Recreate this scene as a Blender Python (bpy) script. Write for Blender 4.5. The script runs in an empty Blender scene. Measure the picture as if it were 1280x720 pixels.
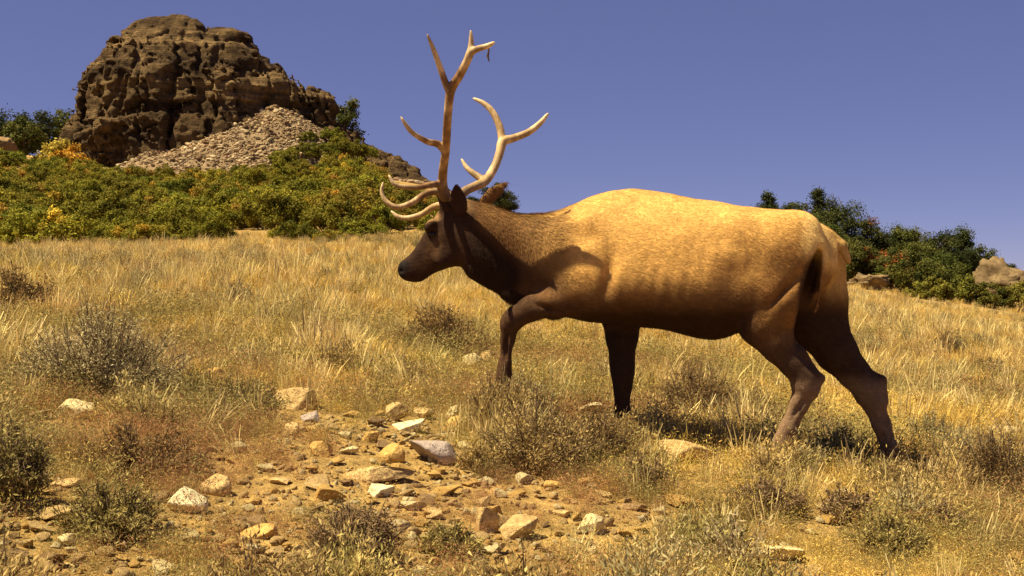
import bpy, bmesh, math, random
import numpy as np
from mathutils import Vector, Matrix

random.seed(7)
RNG = np.random.default_rng(11)
SC = bpy.context.scene
COL = SC.collection
F = 1500.0            # focal length in photograph pixels (1280 wide)

# ------------------------------------------------------------------ camera, sky, sun, exposure
cam_d = bpy.data.cameras.new('camera')
cam_d.sensor_width = 36.0
cam_d.lens = 36.0 * F / 1280.0
cam_d.clip_start = 0.05
cam_d.clip_end = 6000.0
cam = bpy.data.objects.new('camera', cam_d)
cam.location = (0, 0, 0)
cam.rotation_euler = (math.radians(90), 0, 0)
COL.objects.link(cam)
SC.camera = cam

SUN_DIR = Vector((-0.45, -0.11, 0.88)).normalized()      # towards the sun
SUN_EL = math.asin(SUN_DIR.z)
SUN_ROT = math.atan2(SUN_DIR.x, SUN_DIR.y)
world = bpy.data.worlds.new("World")
SC.world = world
world.use_nodes = True
wn = world.node_tree.nodes
wl = world.node_tree.links
bg = wn['Background']
sky = wn.new('ShaderNodeTexSky')
sky.sky_type = 'NISHITA'
sky.sun_disc = False
sky.sun_elevation = SUN_EL
sky.sun_rotation = SUN_ROT
sky.altitude = 3000
sky.air_density = 0.75
sky.dust_density = 0.0
sky.ozone_density = 3.5
tint = wn.new('ShaderNodeMix'); tint.data_type = 'RGBA'; tint.blend_type = 'MULTIPLY'
tint.inputs[0].default_value = 1.0
tint.inputs[7].default_value = (0.54, 0.39, 0.42, 1)
wl.new(sky.outputs[0], tint.inputs[6])
even = wn.new('ShaderNodeMix'); even.data_type = 'RGBA'; even.inputs[0].default_value = 0.5
even.inputs[7].default_value = (0.55, 0.645, 1.60, 1)      # the even slate blue of a dry, clear noon
wl.new(tint.outputs[2], even.inputs[6])
wl.new(even.outputs[2], bg.inputs[0])
bg.inputs[1].default_value = 0.10

sun_d = bpy.data.lights.new('sun', 'SUN')
sun_d.energy = 4.6
sun_d.angle = math.radians(0.5)
sun_d.color = (1.0, 0.87, 0.60)
sun = bpy.data.objects.new('sun', sun_d)
sun.rotation_euler = SUN_DIR.to_track_quat('Z', 'Y').to_euler()
sun.location = (-20, 5, 40)
COL.objects.link(sun)

SC.view_settings.view_transform = 'Standard'
SC.view_settings.look = 'None'
SC.view_settings.exposure = 1.2
SC.view_settings.gamma = 1.0

# ------------------------------------------------------------------ helpers
def smooth(a, b, x):
    t = np.clip((np.asarray(x, float) - a) / (b - a), 0, 1)
    return t * t * (3 - 2 * t)

_T3 = np.random.default_rng(5).random((32, 32, 32)).astype(np.float32)
def vn3(x, y, z):
    x, y, z = np.broadcast_arrays(np.asarray(x, np.float32), np.asarray(y, np.float32), np.asarray(z, np.float32))
    xi = np.floor(x).astype(np.int32); yi = np.floor(y).astype(np.int32); zi = np.floor(z).astype(np.int32)
    fx = x - xi; fy = y - yi; fz = z - zi
    fx = fx * fx * (3 - 2 * fx); fy = fy * fy * (3 - 2 * fy); fz = fz * fz * (3 - 2 * fz)
    x0 = xi & 31; x1 = (xi + 1) & 31; y0 = yi & 31; y1 = (yi + 1) & 31; z0 = zi & 31; z1 = (zi + 1) & 31
    T = _T3
    a = T[x0, y0, z0] * (1 - fx) + T[x1, y0, z0] * fx
    b = T[x0, y1, z0] * (1 - fx) + T[x1, y1, z0] * fx
    c = T[x0, y0, z1] * (1 - fx) + T[x1, y0, z1] * fx
    d = T[x0, y1, z1] * (1 - fx) + T[x1, y1, z1] * fx
    return ((a * (1 - fy) + b * fy) * (1 - fz) + (c * (1 - fy) + d * fy) * fz) * 2 - 1

def fbm3(x, y, z, o=4, g=0.5):
    s = 0; a = 1.0; f = 1.0
    for i in range(o):
        s = s + a * vn3(np.asarray(x) * f + 7.3 * i, np.asarray(y) * f + 3.1 * i, np.asarray(z) * f + 11.7 * i)
        a *= g; f *= 2.03
    return s

def cell3(P, seed=0):
    """Cellular noise: distance gap to the second nearest cell, and a random value per cell."""
    P = np.asarray(P, np.float32); b = np.floor(P).astype(np.int64)
    f1 = np.full(len(P), 9., np.float32); f2 = f1.copy(); idv = np.zeros(len(P), np.float32)
    for i in (-1, 0, 1):
        for j in (-1, 0, 1):
            for k in (-1, 0, 1):
                c = b + (i, j, k)
                h = (c[:, 0] * 73856093) ^ (c[:, 1] * 19349663) ^ (c[:, 2] * 83492791 + seed * 977)
                h = (h ^ (h >> 13)) * 1274126177; h = h ^ (h >> 16)
                o = np.stack([(h & 255), ((h >> 8) & 255), ((h >> 16) & 255)], 1).astype(np.float32) / 255
                d = np.abs(c + o - P).max(1) * .6 + np.sqrt(((c + o - P) ** 2).sum(1)) * .4
                n = d < f1
                f2 = np.where(n, f1, np.minimum(f2, d)); f1 = np.where(n, d, f1)
                idv = np.where(n, ((h >> 24) & 255).astype(np.float32) / 255, idv)
    return f2 - f1, idv * 2 - 1

def mesh_np(name, V, faces, mat=None, smooth_shade=True, cols=None):
    """faces: (n,3) or (n,4) array, or a list of those."""
    if not isinstance(faces, (list, tuple)):
        faces = [faces]
    me = bpy.data.meshes.new(name)
    V = np.asarray(V, np.float32)
    me.vertices.add(len(V)); me.vertices.foreach_set('co', V.ravel())
    li = np.concatenate([np.asarray(f, np.int32).ravel() for f in faces])
    tot = np.concatenate([np.full(len(f), f.shape[1], np.int32) for f in faces])
    st = np.concatenate([[0], np.cumsum(tot)[:-1]]).astype(np.int32)
    me.loops.add(len(li)); me.loops.foreach_set('vertex_index', li)
    me.polygons.add(len(tot)); me.polygons.foreach_set('loop_start', st); me.polygons.foreach_set('loop_total', tot)
    me.polygons.foreach_set('use_smooth', np.full(len(tot), smooth_shade, bool))
    me.update(calc_edges=True)
    if cols is not None:
        at = me.attributes.new('tone', 'FLOAT_COLOR', 'POINT')
        c = np.ones((len(V), 4), np.float32); c[:, :3] = cols
        at.data.foreach_set('color', c.ravel())
    if mat: me.materials.append(mat)
    return me

def link(name, me, parent=None, loc=None):
    o = bpy.data.objects.new(name, me)
    COL.objects.link(o)
    if parent: o.parent = parent
    if loc is not None: o.location = loc
    return o

def tag(o, label=None, cat=None, group=None, kind=None):
    if label: o['label'] = label
    if cat: o['category'] = cat
    if group: o['group'] = group
    if kind: o['kind'] = kind
    return o

def empty(name, loc=(0, 0, 0), rz=0.0):
    o = bpy.data.objects.new(name, None)
    o.empty_display_size = 0.2
    COL.objects.link(o)
    o.location = loc; o.rotation_euler = (0, 0, rz)
    return o

def dup(root):
    r = root.copy(); COL.objects.link(r)
    for k in ('label', 'group'):
        if k in r: pass
    for ch in list(root.children):
        c = ch.copy(); COL.objects.link(c); c.parent = r
    return r

def surface_nets(Fv, org, h):
    nx, ny, nz = Fv.shape
    ins = Fv < 0
    cnt = np.zeros((nx - 1, ny - 1, nz - 1), np.uint8)
    for i in (0, 1):
        for j in (0, 1):
            for k in (0, 1):
                cnt += ins[i:nx - 1 + i, j:ny - 1 + j, k:nz - 1 + k]
    act = np.argwhere((cnt > 0) & (cnt < 8))
    idx = np.full(cnt.shape, -1, np.int32)
    idx[act[:, 0], act[:, 1], act[:, 2]] = np.arange(len(act))
    corner = np.array([(i, j, k) for i in (0, 1) for j in (0, 1) for k in (0, 1)])
    val = np.stack([Fv[act[:, 0] + c[0], act[:, 1] + c[1], act[:, 2] + c[2]] for c in corner], 1)
    acc = np.zeros((len(act), 3)); n = np.zeros(len(act))
    for a in range(8):
        for b in range(a + 1, 8):
            if np.abs(corner[a] - corner[b]).sum() != 1: continue
            va, vb = val[:, a], val[:, b]
            m = (va < 0) != (vb < 0)
            t = np.where(m, va / np.where(m, va - vb, 1), 0)
            acc += np.where(m[:, None], corner[a] + t[:, None] * (corner[b] - corner[a]), 0)
            n += m
    V = (act + acc / n[:, None]) * h + np.asarray(org)
    quads = []
    for ax in range(3):
        sl0 = [slice(None)] * 3; sl1 = [slice(None)] * 3
        sl0[ax] = slice(0, -1); sl1[ax] = slice(1, None)
        A = ins[tuple(sl0)]; B = ins[tuple(sl1)]
        e = np.argwhere(A != B)
        o1, o2 = [(1, 2), (2, 0), (0, 1)][ax]
        ok = (e[:, o1] > 0) & (e[:, o2] > 0) & (e[:, o1] < Fv.shape[o1] - 1) & (e[:, o2] < Fv.shape[o2] - 1)
        e = e[ok]
        flip = A[e[:, 0], e[:, 1], e[:, 2]]
        def ci(d1, d2):
            q = e.copy(); q[:, o1] += d1; q[:, o2] += d2
            return idx[q[:, 0], q[:, 1], q[:, 2]]
        q = np.stack([ci(-1, -1), ci(0, -1), ci(0, 0), ci(-1, 0)], 1)
        q = np.where(flip[:, None], q, q[:, ::-1])
        quads.append(q)
    return V, np.concatenate(quads)

def relax(V, quads, it=2, lam=0.5):
    e = np.concatenate([quads[:, [0, 1]], quads[:, [1, 2]], quads[:, [2, 3]], quads[:, [3, 0]]])
    e = np.concatenate([e, e[:, ::-1]])
    deg = np.bincount(e[:, 0], minlength=len(V)).astype(float)
    for _ in range(it):
        s = np.stack([np.bincount(e[:, 0], V[e[:, 1], k], len(V)) for k in range(3)], 1)
        V = V + lam * (s / np.maximum(deg, 1)[:, None] - V)
    return V

def vert_normals(V, quads):
    n = np.cross(V[quads[:, 2]] - V[quads[:, 0]], V[quads[:, 3]] - V[quads[:, 1]])
    N = np.zeros_like(V)
    for k in range(4):
        for c in range(3):
            N[:, c] += np.bincount(quads[:, k], n[:, c], len(V))
    return N / np.maximum(np.linalg.norm(N, axis=1, keepdims=True), 1e-9)

# ------------------------------------------------------------------ material helpers
class NT:
    def __init__(self, name):
        self.m = bpy.data.materials.new(name); self.m.use_nodes = True
        self.t = self.m.node_tree; self.t.nodes.clear()
        self.out = self.t.nodes.new('ShaderNodeOutputMaterial')
    def n(self, typ, **kw):
        x = self.t.nodes.new('ShaderNode' + typ)
        for k, v in kw.items(): setattr(x, k, v)
        return x
    def l(self, a, b): self.t.links.new(a, b)
    def noise(self, scale, detail=4, rough=0.55, vec=None, dist=0.0):
        x = self.n('TexNoise'); x.inputs['Scale'].default_value = scale; x.inputs['Detail'].default_value = detail
        x.inputs['Roughness'].default_value = rough; x.inputs['Distortion'].default_value = dist
        if vec is not None: self.l(vec, x.inputs['Vector'])
        return x
    def ramp(self, fac, stops):
        r = self.n('ValToRGB'); e = r.color_ramp.elements
        while len(e) < len(stops): e.new(0.5)
        for q, (p, c) in zip(e, stops):
            q.position = p; q.color = (*c, 1) if len(c) == 3 else c
        self.l(fac, r.inputs[0]); return r
    def mix(self, a, b, fac, mode='MIX'):
        x = self.n('Mix', data_type='RGBA', blend_type=mode)
        for s, i in ((fac, 0), (a, 6), (b, 7)):
            if isinstance(s, (int, float)): x.inputs[i].default_value = s
            elif isinstance(s, tuple): x.inputs[i].default_value = (*s, 1)
            else: self.l(s, x.inputs[i])
        return x.outputs[2]
    def mapping(self, vec, scale=(1, 1, 1), rot=(0, 0, 0)):
        x = self.n('Mapping'); x.inputs['Scale'].default_value = scale; x.inputs['Rotation'].default_value = rot
        self.l(vec, x.inputs['Vector']); return x.outputs[0]
    def principled(self, col, rough=0.9, spec=0.2, bump=None, bstr=0.5, bdist=0.02):
        p = self.n('BsdfPrincipled'); p.inputs['Roughness'].default_value = rough
        p.inputs['Specular IOR Level'].default_value = spec
        if isinstance(col, tuple): p.inputs['Base Color'].default_value = (*col, 1)
        else: self.l(col, p.inputs['Base Color'])
        if bump is not None:
            b = self.n('Bump'); b.inputs['Strength'].default_value = bstr; b.inputs['Distance'].default_value = bdist
            self.l(bump, b.inputs['Height']); self.l(b.outputs[0], p.inputs['Normal'])
        self.l(p.outputs[0], self.out.inputs[0]); return p
    def leafy(self, col, trans=0.3, rough=0.85):
        p = self.n('BsdfPrincipled'); p.inputs['Roughness'].default_value = rough
        p.inputs['Specular IOR Level'].default_value = 0.15
        t = self.n('BsdfTranslucent'); x = self.n('MixShader'); x.inputs[0].default_value = trans
        self.l(col, p.inputs['Base Color']); self.l(col, t.inputs['Color'])
        self.l(p.outputs[0], x.inputs[1]); self.l(t.outputs[0], x.inputs[2]); self.l(x.outputs[0], self.out.inputs[0])
    def tone(self):
        a = self.n('Attribute'); a.attribute_name = 'tone'; return a.outputs['Color']
    def obj(self): return self.n('TexCoord').outputs['Object']
    def geo(self): return self.n('NewGeometry').outputs['Position']
    def rnd(self): return self.n('ObjectInfo').outputs['Random']

def foliage_mat(name, hue_var=0.06, val=(0.7, 1.35), trans=0.3, tint=None):
    k = NT(name)
    c = k.tone()
    h = k.n('HueSaturation')
    r = k.rnd()
    mr = k.n('MapRange'); mr.inputs['To Min'].default_value = 0.5 - hue_var / 2; mr.inputs['To Max'].default_value = 0.5 + hue_var / 2
    k.l(r, mr.inputs['Value']); k.l(mr.outputs[0], h.inputs['Hue'])
    m2 = k.n('Math', operation='FRACT'); m3 = k.n('Math', operation='MULTIPLY'); m3.inputs[1].default_value = 7.31
    k.l(r, m3.inputs[0]); k.l(m3.outputs[0], m2.inputs[0])
    mv = k.n('MapRange'); mv.inputs['To Min'].default_value = val[0]; mv.inputs['To Max'].default_value = val[1]
    k.l(m2.outputs[0], mv.inputs['Value']); k.l(mv.outputs[0], h.inputs['Value'])
    k.l(c, h.inputs['Color'])
    k.leafy(h.outputs[0], trans)
    return k.m

# ------------------------------------------------------------------ terrain: a hillside that climbs away and to the left
_cols = np.array([-500, 0, 200, 400, 530, 600, 700, 900, 1060, 1180, 1280, 1700.])
_rows = np.array([20., 27, 34, 46, 60, 76, 95, 120, 180])
_tab = np.array([
    [335, 330, 332, 334, 336, 341, 350, 372, 398, 412, 424, 460],   # 20
    [322, 317, 314, 311, 306, 310, 318, 350, 380, 396, 410, 440],   # 27
    [312, 306, 303, 300, 296, 300, 310, 343, 370, 384, 398, 425],   # 34
    [275, 272, 272, 266, 268, 278, 292, 328, 352, 364, 378, 400],   # 46
    [240, 240, 246, 240, 246, 272, 288, 324, 352, 372, 388, 405],   # 60
    [205, 212, 226, 218, 232, 272, 290, 334, 364, 380, 392, 405],   # 76
    [190, 196, 206, 205, 228, 274, 296, 342, 370, 385, 394, 405],   # 95
    [195, 196, 200, 205, 240, 282, 308, 350, 375, 387, 394, 404],   # 120
    [260, 260, 262, 268, 290, 305, 330, 360, 378, 386, 392, 400],   # 180
])
_ztab = (360 - _tab) / F * _rows[:, None]
_rows = np.append(_rows, [400., 3000.])
_ztab = np.vstack([_ztab, np.full((1, 12), -6.0), np.full((1, 12), -40.0)])
def _table(px, Y):
    px = np.clip(px, _cols[0], _cols[-1]); Yc = np.clip(Y, _rows[0], _rows[-1])
    i = np.clip(np.searchsorted(_cols, px) - 1, 0, len(_cols) - 2)
    j = np.clip(np.searchsorted(_rows, Yc) - 1, 0, len(_rows) - 2)
    u = (px - _cols[i]) / (_cols[i + 1] - _cols[i]); v = (Yc - _rows[j]) / (_rows[j + 1] - _rows[j])
    u = u * u * (3 - 2 * u) * 0.5 + u * 0.5
    return (_ztab[j, i] * (1 - u) + _ztab[j, i + 1] * u) * (1 - v) + (_ztab[j + 1, i] * (1 - u) + _ztab[j + 1, i + 1] * u) * v

def ground_z(X, Y, fine=True):
    X = np.asarray(X, float); Y = np.asarray(Y, float)
    Xs = 5.0 * np.tanh(X / 5.0)
    pl = -0.796 - 0.115 * Xs + 0.052 * (Y - 6.77)
    tb = _table(640 + F * X / np.maximum(Y, 4.0), Y)
    w = smooth(8.5, 21, Y)
    z = pl * (1 - w) + tb * w
    if fine:
        near = 1 - smooth(30, 60, Y)
        z = z + near * (0.035 * vn3(X * 0.9, Y * 0.9, 3.0) + 0.018 * vn3(X * 2.7, Y * 2.7, 9.0)) + (1 - near) * 0.25 * vn3(X * 0.25, Y * 0.25, 4.0)
    return z

def at(px, py):
    """Where the sight line of a photograph pixel meets the ground."""
    Y = np.linspace(2.6, 120, 6000)
    X = (px - 640) / F * Y; zr = (360 - py) / F * Y
    d = zr - ground_z(X, Y)
    k = int(np.argmax(d < 0))
    return X[k], Y[k], float(ground_z(X[k], Y[k]))

def build_ground():
    u = np.linspace(-1, 1, 321); xs = np.sinh(u * 7.2) / np.sinh(7.2) * 2500
    xs = np.sign(u) * (np.abs(u) * 9 + (np.exp(np.abs(u) ** 3 * 6.0) - 1) * 5.5)
    v = np.linspace(0, 1, 361); ys = -12 + v * 40 + (np.exp(v ** 3 * 6.3) - 1) * 5.2
    XX, YY = np.meshgrid(xs, ys, indexing='ij')
    ZZ = ground_z(XX, YY)
    V = np.stack([XX, YY, ZZ], -1).reshape(-1, 3)
    n, m = XX.shape
    i = np.arange(n * m).reshape(n, m)
    q = np.stack([i[:-1, :-1], i[1:, :-1], i[1:, 1:], i[:-1, 1:]], -1).reshape(-1, 4)
    k = NT('hillside soil')
    p = k.geo()
    n1 = k.noise(0.7, 5, 0.6, p); n2 = k.noise(9, 6, 0.65, p); n3 = k.noise(60, 4, 0.7, p)
    c1 = k.ramp(n1.outputs[0], [(0.3, (0.31, 0.205, 0.068)), (0.7, (0.50, 0.35, 0.125))])
    c2 = k.ramp(n2.outputs[0], [(0.3, (0.45, 0.40, 0.36)), (0.5, (0.9, 0.85, 0.8)), (0.72, (1.5, 1.4, 1.25))])
    c = k.mix(c1.outputs[0], c2.outputs[0], 1.0, 'MULTIPLY')
    c3 = k.ramp(n3.outputs[0], [(0.3, (0.55, 0.5, 0.45)), (0.7, (1.3, 1.3, 1.3))])
    c = k.mix(c, c3.outputs[0], 0.8, 'MULTIPLY')
    hh = k.n('Math', operation='ADD'); k.l(n2.outputs[0], hh.inputs[0]); k.l(n3.outputs[0], hh.inputs[1])
    k.principled(c, 0.95, 0.1, hh.outputs[0], 0.8, 0.03)
    o = link('ground', mesh_np('ground', V, q, k.m))
    tag(o, kind='structure')
build_ground()

# ------------------------------------------------------------------ rocks
_bm = bmesh.new(); bmesh.ops.create_icosphere(_bm, subdivisions=4, radius=1.0)
_bm.verts.ensure_lookup_table()
ICO4 = (np.array([v.co[:] for v in _bm.verts]), np.array([[v.index for v in f.verts] for f in _bm.faces]))
_bm.free()
_bm = bmesh.new(); bmesh.ops.create_icosphere(_bm, subdivisions=2, radius=1.0)
ICO2 = (np.array([v.co[:] for v in _bm.verts]), np.array([[v.index for v in f.verts] for f in _bm.faces]))
_bm.free()

def rock_arrays(seed, dims=(1, 1, 1), cuts=9, rough=0.05, ico=ICO4, keep=0.62, top=0.93):
    r = np.random.default_rng(seed)
    V = ico[0].copy()
    for _ in range(cuts):
        n = r.normal(size=3); n[2] *= 0.8; n /= np.linalg.norm(n)
        d = r.uniform(keep, top)
        e = V @ n - d
        V = V - np.where(e > 0, e * 0.985, 0)[:, None] * n
    V = V * (1 + rough * fbm3(V[:, 0] * 1.8 + seed, V[:, 1] * 1.8, V[:, 2] * 1.8, 4, 0.55))[:, None]
    V /= np.abs(V).max(0)
    return V * np.asarray(dims) * 0.5, ico[1]

def rock_mat(name, a, b, spot=0.8, scale=6.0):
    k = NT(name); p = k.obj()
    n1 = k.noise(scale, 6, 0.65, p); n2 = k.noise(scale * 7, 4, 0.7, p)
    c = k.ramp(n1.outputs[0], [(0.3, a), (0.68, b)]).outputs[0]
    s = k.ramp(n2.outputs[0], [(0.32, (0.5, 0.45, 0.42)), (0.5, (1, 1, 1)), (0.75, (1.15, 1.15, 1.12))]).outputs[0]
    c = k.mix(c, s, spot, 'MULTIPLY')
    ad = k.n('Math', operation='ADD'); k.l(n1.outputs[0], ad.inputs[0]); k.l(n2.outputs[0], ad.inputs[1])
    k.principled(c, 0.92, 0.15, ad.outputs[0], 0.7, 0.02)
    return k.m
RM = {
    'tan': rock_mat('tan sandstone', (0.36, 0.23, 0.085), (0.58, 0.40, 0.17)),
    'pale': rock_mat('pale limestone', (0.46, 0.35, 0.15), (0.70, 0.57, 0.30)),
    'white': rock_mat('white limestone', (0.56, 0.46, 0.25), (0.78, 0.67, 0.40), 0.7),
    'purple': rock_mat('purple grey slate', (0.32, 0.25, 0.20), (0.46, 0.37, 0.30), 0.6),
    'orange': rock_mat('ochre sandstone', (0.44, 0.25, 0.065), (0.62, 0.39, 0.12)),
    'brown': rock_mat('brown sandstone', (0.20, 0.12, 0.05), (0.36, 0.23, 0.10)),
}
# px, py of the middle, width px, height px, colour, kind of shape, label
ROCKS = [
    (95, 511, 60, 27, 'pale', 'round', 'smooth pale oblong boulder below the big grey sagebrush'),
    (588, 451, 30, 22, 'pale', 'block', 'pale blocky rock in the grass just left of the raised foreleg'),
    (610, 446, 22, 16, 'tan', 'block', 'small tan rock touching the raised foreleg of the elk'),
    (492, 516, 36, 25, 'tan', 'block', 'tan cube shaped rock at the top of the rock cluster'),
    (530, 515, 34, 18, 'tan', 'block', 'flattish tan rock directly behind the white slab'),
    (567, 514, 22, 15, 'pale', 'block', 'small pale rock at the top right end of the rock cluster'),
    (574, 528, 34, 18, 'orange', 'round', 'rounded ochre rock right of the white slab'),
    (511, 530, 58, 19, 'white', 'slab', 'bright white sloping slab in the rock cluster'),
    (545, 558, 74, 46, 'purple', 'slab', 'large purple grey flat slab leaning in the rock cluster'),
    (492, 567, 36, 27, 'orange', 'round', 'rounded ochre boulder left of the purple grey slab'),
    (475, 612, 38, 18, 'white', 'block', 'white rock lying alone below the long layered ledge'),
    (468, 591, 92, 20, 'tan', 'slab', 'long low tan ledge with dark shade under it'),
    (233, 627, 52, 34, 'white', 'wedge', 'white angular wedge shaped rock on the bare ground'),
    (272, 607, 44, 28, 'tan', 'round', 'dull tan rounded rock behind the white angular wedge'),
    (347, 598, 34, 17, 'tan', 'slab', 'thin tan slab midway between the white wedge and the ledge'),
    (372, 499, 56, 26, 'tan', 'wedge', 'broad tan rock with sloping top in the grass edge'),
    (332, 488, 34, 18, 'orange', 'slab', 'flat ochre rock left of the broad sloping tan rock'),
    (391, 522, 30, 17, 'purple', 'block', 'grey block just below the broad sloping tan rock'),
    (366, 537, 30, 18, 'tan', 'block', 'tan chunk lying below the grey block'),
    (605, 646, 38, 46, 'tan', 'wedge', 'upright pointed tan rock at the bottom of the slope'),
    (648, 657, 54, 36, 'tan', 'block', 'squarish tan block beside the upright pointed rock'),
    (790, 632, 42, 15, 'brown', 'slab', 'flat pinkish brown stone below the elk'),
    (846, 562, 96, 40, 'tan', 'slab', 'big sloping tan boulder in front of the brown tumbleweed'),
    (741, 656, 46, 24, 'pale', 'block', 'crumbly pale rock at the bottom under the far foreleg'),
    (742, 508, 42, 20, 'pale', 'slab', 'pale flat rock in the grass below the far foreleg'),
    (265, 471, 44, 26, 'orange', 'round', 'yellowish rock half hidden in grass right of the sagebrush'),
    (1055, 613, 26, 11, 'white', 'slab', 'tiny bright chip of stone below the hind hooves'),
    (1036, 629, 54, 11, 'pale', 'slab', 'thin pale flat stone below the bright stone chip'),
    (982, 691, 58, 18, 'pale', 'wedge', 'pale flattish stone at the bottom edge right of the elk belly'),
    (84, 603, 44, 14, 'tan', 'slab', 'flat tan stone on the bare ground near the left edge'),
    (86, 676, 28, 15, 'pale', 'block', 'small pale rock in the bottom left corner'),
    (330, 660, 62, 28, 'orange', 'slab', 'wide ochre slab on the bottom edge left of the dark heath'),
    (690, 604, 34, 13, 'orange', 'slab', 'thin ochre stone below the dry grassy bush'),
    (540, 641, 30, 17, 'tan', 'block', 'small tan rock left of the upright pointed rock'),
    (400, 561, 32, 20, 'orange', 'block', 'ochre chunk left of the layered ledge'),
    (438, 562, 28, 16, 'pale', 'slab', 'thin pale stone just above the layered ledge'),
    (1255, 536, 54, 17, 'pale', 'slab', 'pale flat rock in the grass at the right edge'),
    (905, 590, 34, 14, 'brown', 'slab', 'brown flat stone right of the big tan boulder'),
    (45, 516, 40, 15, 'brown', 'slab', 'dull brown stone left of the smooth pale boulder'),
    (462, 546, 24, 16, 'orange', 'block', 'little ochre rock left of the bright white slab'),
    (705, 640, 30, 14, 'tan', 'slab', 'small tan slab between the square block and the pale crumbly rock'),
    (170, 668, 36, 15, 'tan', 'slab', 'flat tan stone at the bottom below the low grey weeds'),
]
def place_rock(px, py, w, h, colr, shape, label, seed):
    X, Y, z = at(px, py + h * 0.38)
    sc = Y / F
    W, H = w * sc, h * sc
    if shape == 'slab': dims = (W, W * 0.75, max(H * 0.8, W * 0.22)); cuts = 12; kp = 0.38
    elif shape == 'round': dims = (W, W * 0.8, H * 1.25); cuts = 8; kp = 0.66
    elif shape == 'wedge': dims = (W, W * 0.8, H * 1.35); cuts = 13; kp = 0.34
    else: dims = (W, W * 0.85, H * 1.3); cuts = 14; kp = 0.42
    V, fc = rock_arrays(seed, dims, cuts, 0.045, keep=kp, top=0.8)
    o = link('rock', mesh_np('rock', V, fc, RM[colr]))
    o.location = (X, Y, z + H * 0.24)
    o.rotation_euler = (random.uniform(-.08, .08), random.uniform(-.12, .12), random.uniform(-.5, .5))
    if 'leaning' in label: o.rotation_euler = (0.35, 0.22, 0.2)
    if 'sloping slab' in label: o.rotation_euler = (0.1, -0.2, 0.1)
    tag(o, label, 'rock')
ROCK_XY = []
for i, r in enumerate(ROCKS):
    place_rock(*r, seed=100 + i)
    ROCK_XY.append(at(r[0], r[1] + r[3] * .38)[:2] + (r[2] * 0.5 / F,))

def rocky(X, Y):
    """1 where the slope is bare and stony, 0 in the grass."""
    px = 640 + F * X / np.maximum(Y, 1); py = 360 - F * ground_z(X, Y, False) / np.maximum(Y, 1)
    a = smooth(480, 560, py + 60 * vn3(X * 1.3, Y * 1.3, 2.0)) * smooth(150, 330, px + 0 * py) * (1 - smooth(640, 860, px + 50 * vn3(X * 1.1, Y * 1.1, 8.0)))
    b = 0.72 * smooth(580, 650, py) * (1 - 0.5 * smooth(760, 900, px))
    return np.clip(np.maximum(a, b), 0, 1)

# loose stones: alike, one group
stone_src = []
for i in range(12):
    dims = (1, random.uniform(.6, .9), random.uniform(.3, .62))
    V, fc = rock_arrays(500 + i, dims, 13, 0.04, ICO4, keep=0.36, top=.78)
    stone_src.append(mesh_np('stone', V, fc, RM[('tan', 'orange', 'pale', 'tan', 'orange', 'brown')[i % 6]]))
n_st = 0; tries = 0
r_ = np.random.default_rng(33)
while n_st < 285 and tries < 20000:
    tries += 1
    px, py = r_.uniform(-30, 1300), r_.uniform(470, 740)
    if n_st < 95: px, py = r_.normal(515, 62), r_.normal(560, 40)
    X, Y, z = at(px, py)
    if r_.random() > rocky(X, Y) ** 1.1 + 0.05: continue
    if any((X - a) ** 2 + (Y - b) ** 2 < (c * b * 1.1) ** 2 for a, b, c in ROCK_XY): continue
    w = float(np.clip(r_.lognormal(-2.5, 0.42), 0.05, 0.20))
    if any((X - a) ** 2 + (Y - b) ** 2 < (c * b + w * .5) ** 2 for a, b, c in ROCK_XY): continue
    ROCK_XY.append((X, Y, w * 0.42 / Y))
    o = link('stone', stone_src[n_st % 12]); n_st += 1
    o.location = (X, Y, z + w * 0.12); o.scale = (w, w, w * r_.uniform(.8, 1.3))
    o.rotation_euler = (r_.uniform(-.25, .25), r_.uniform(-.25, .25), r_.uniform(0, 6.3))
    tag(o, 'small loose %s stone lying on the bare stony slope' % ('tan', 'ochre', 'pale yellowish', 'tan', 'ochre', 'dull brown')[(n_st - 1) % 6], 'stone', 'loose stones on the bare slope')

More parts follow.
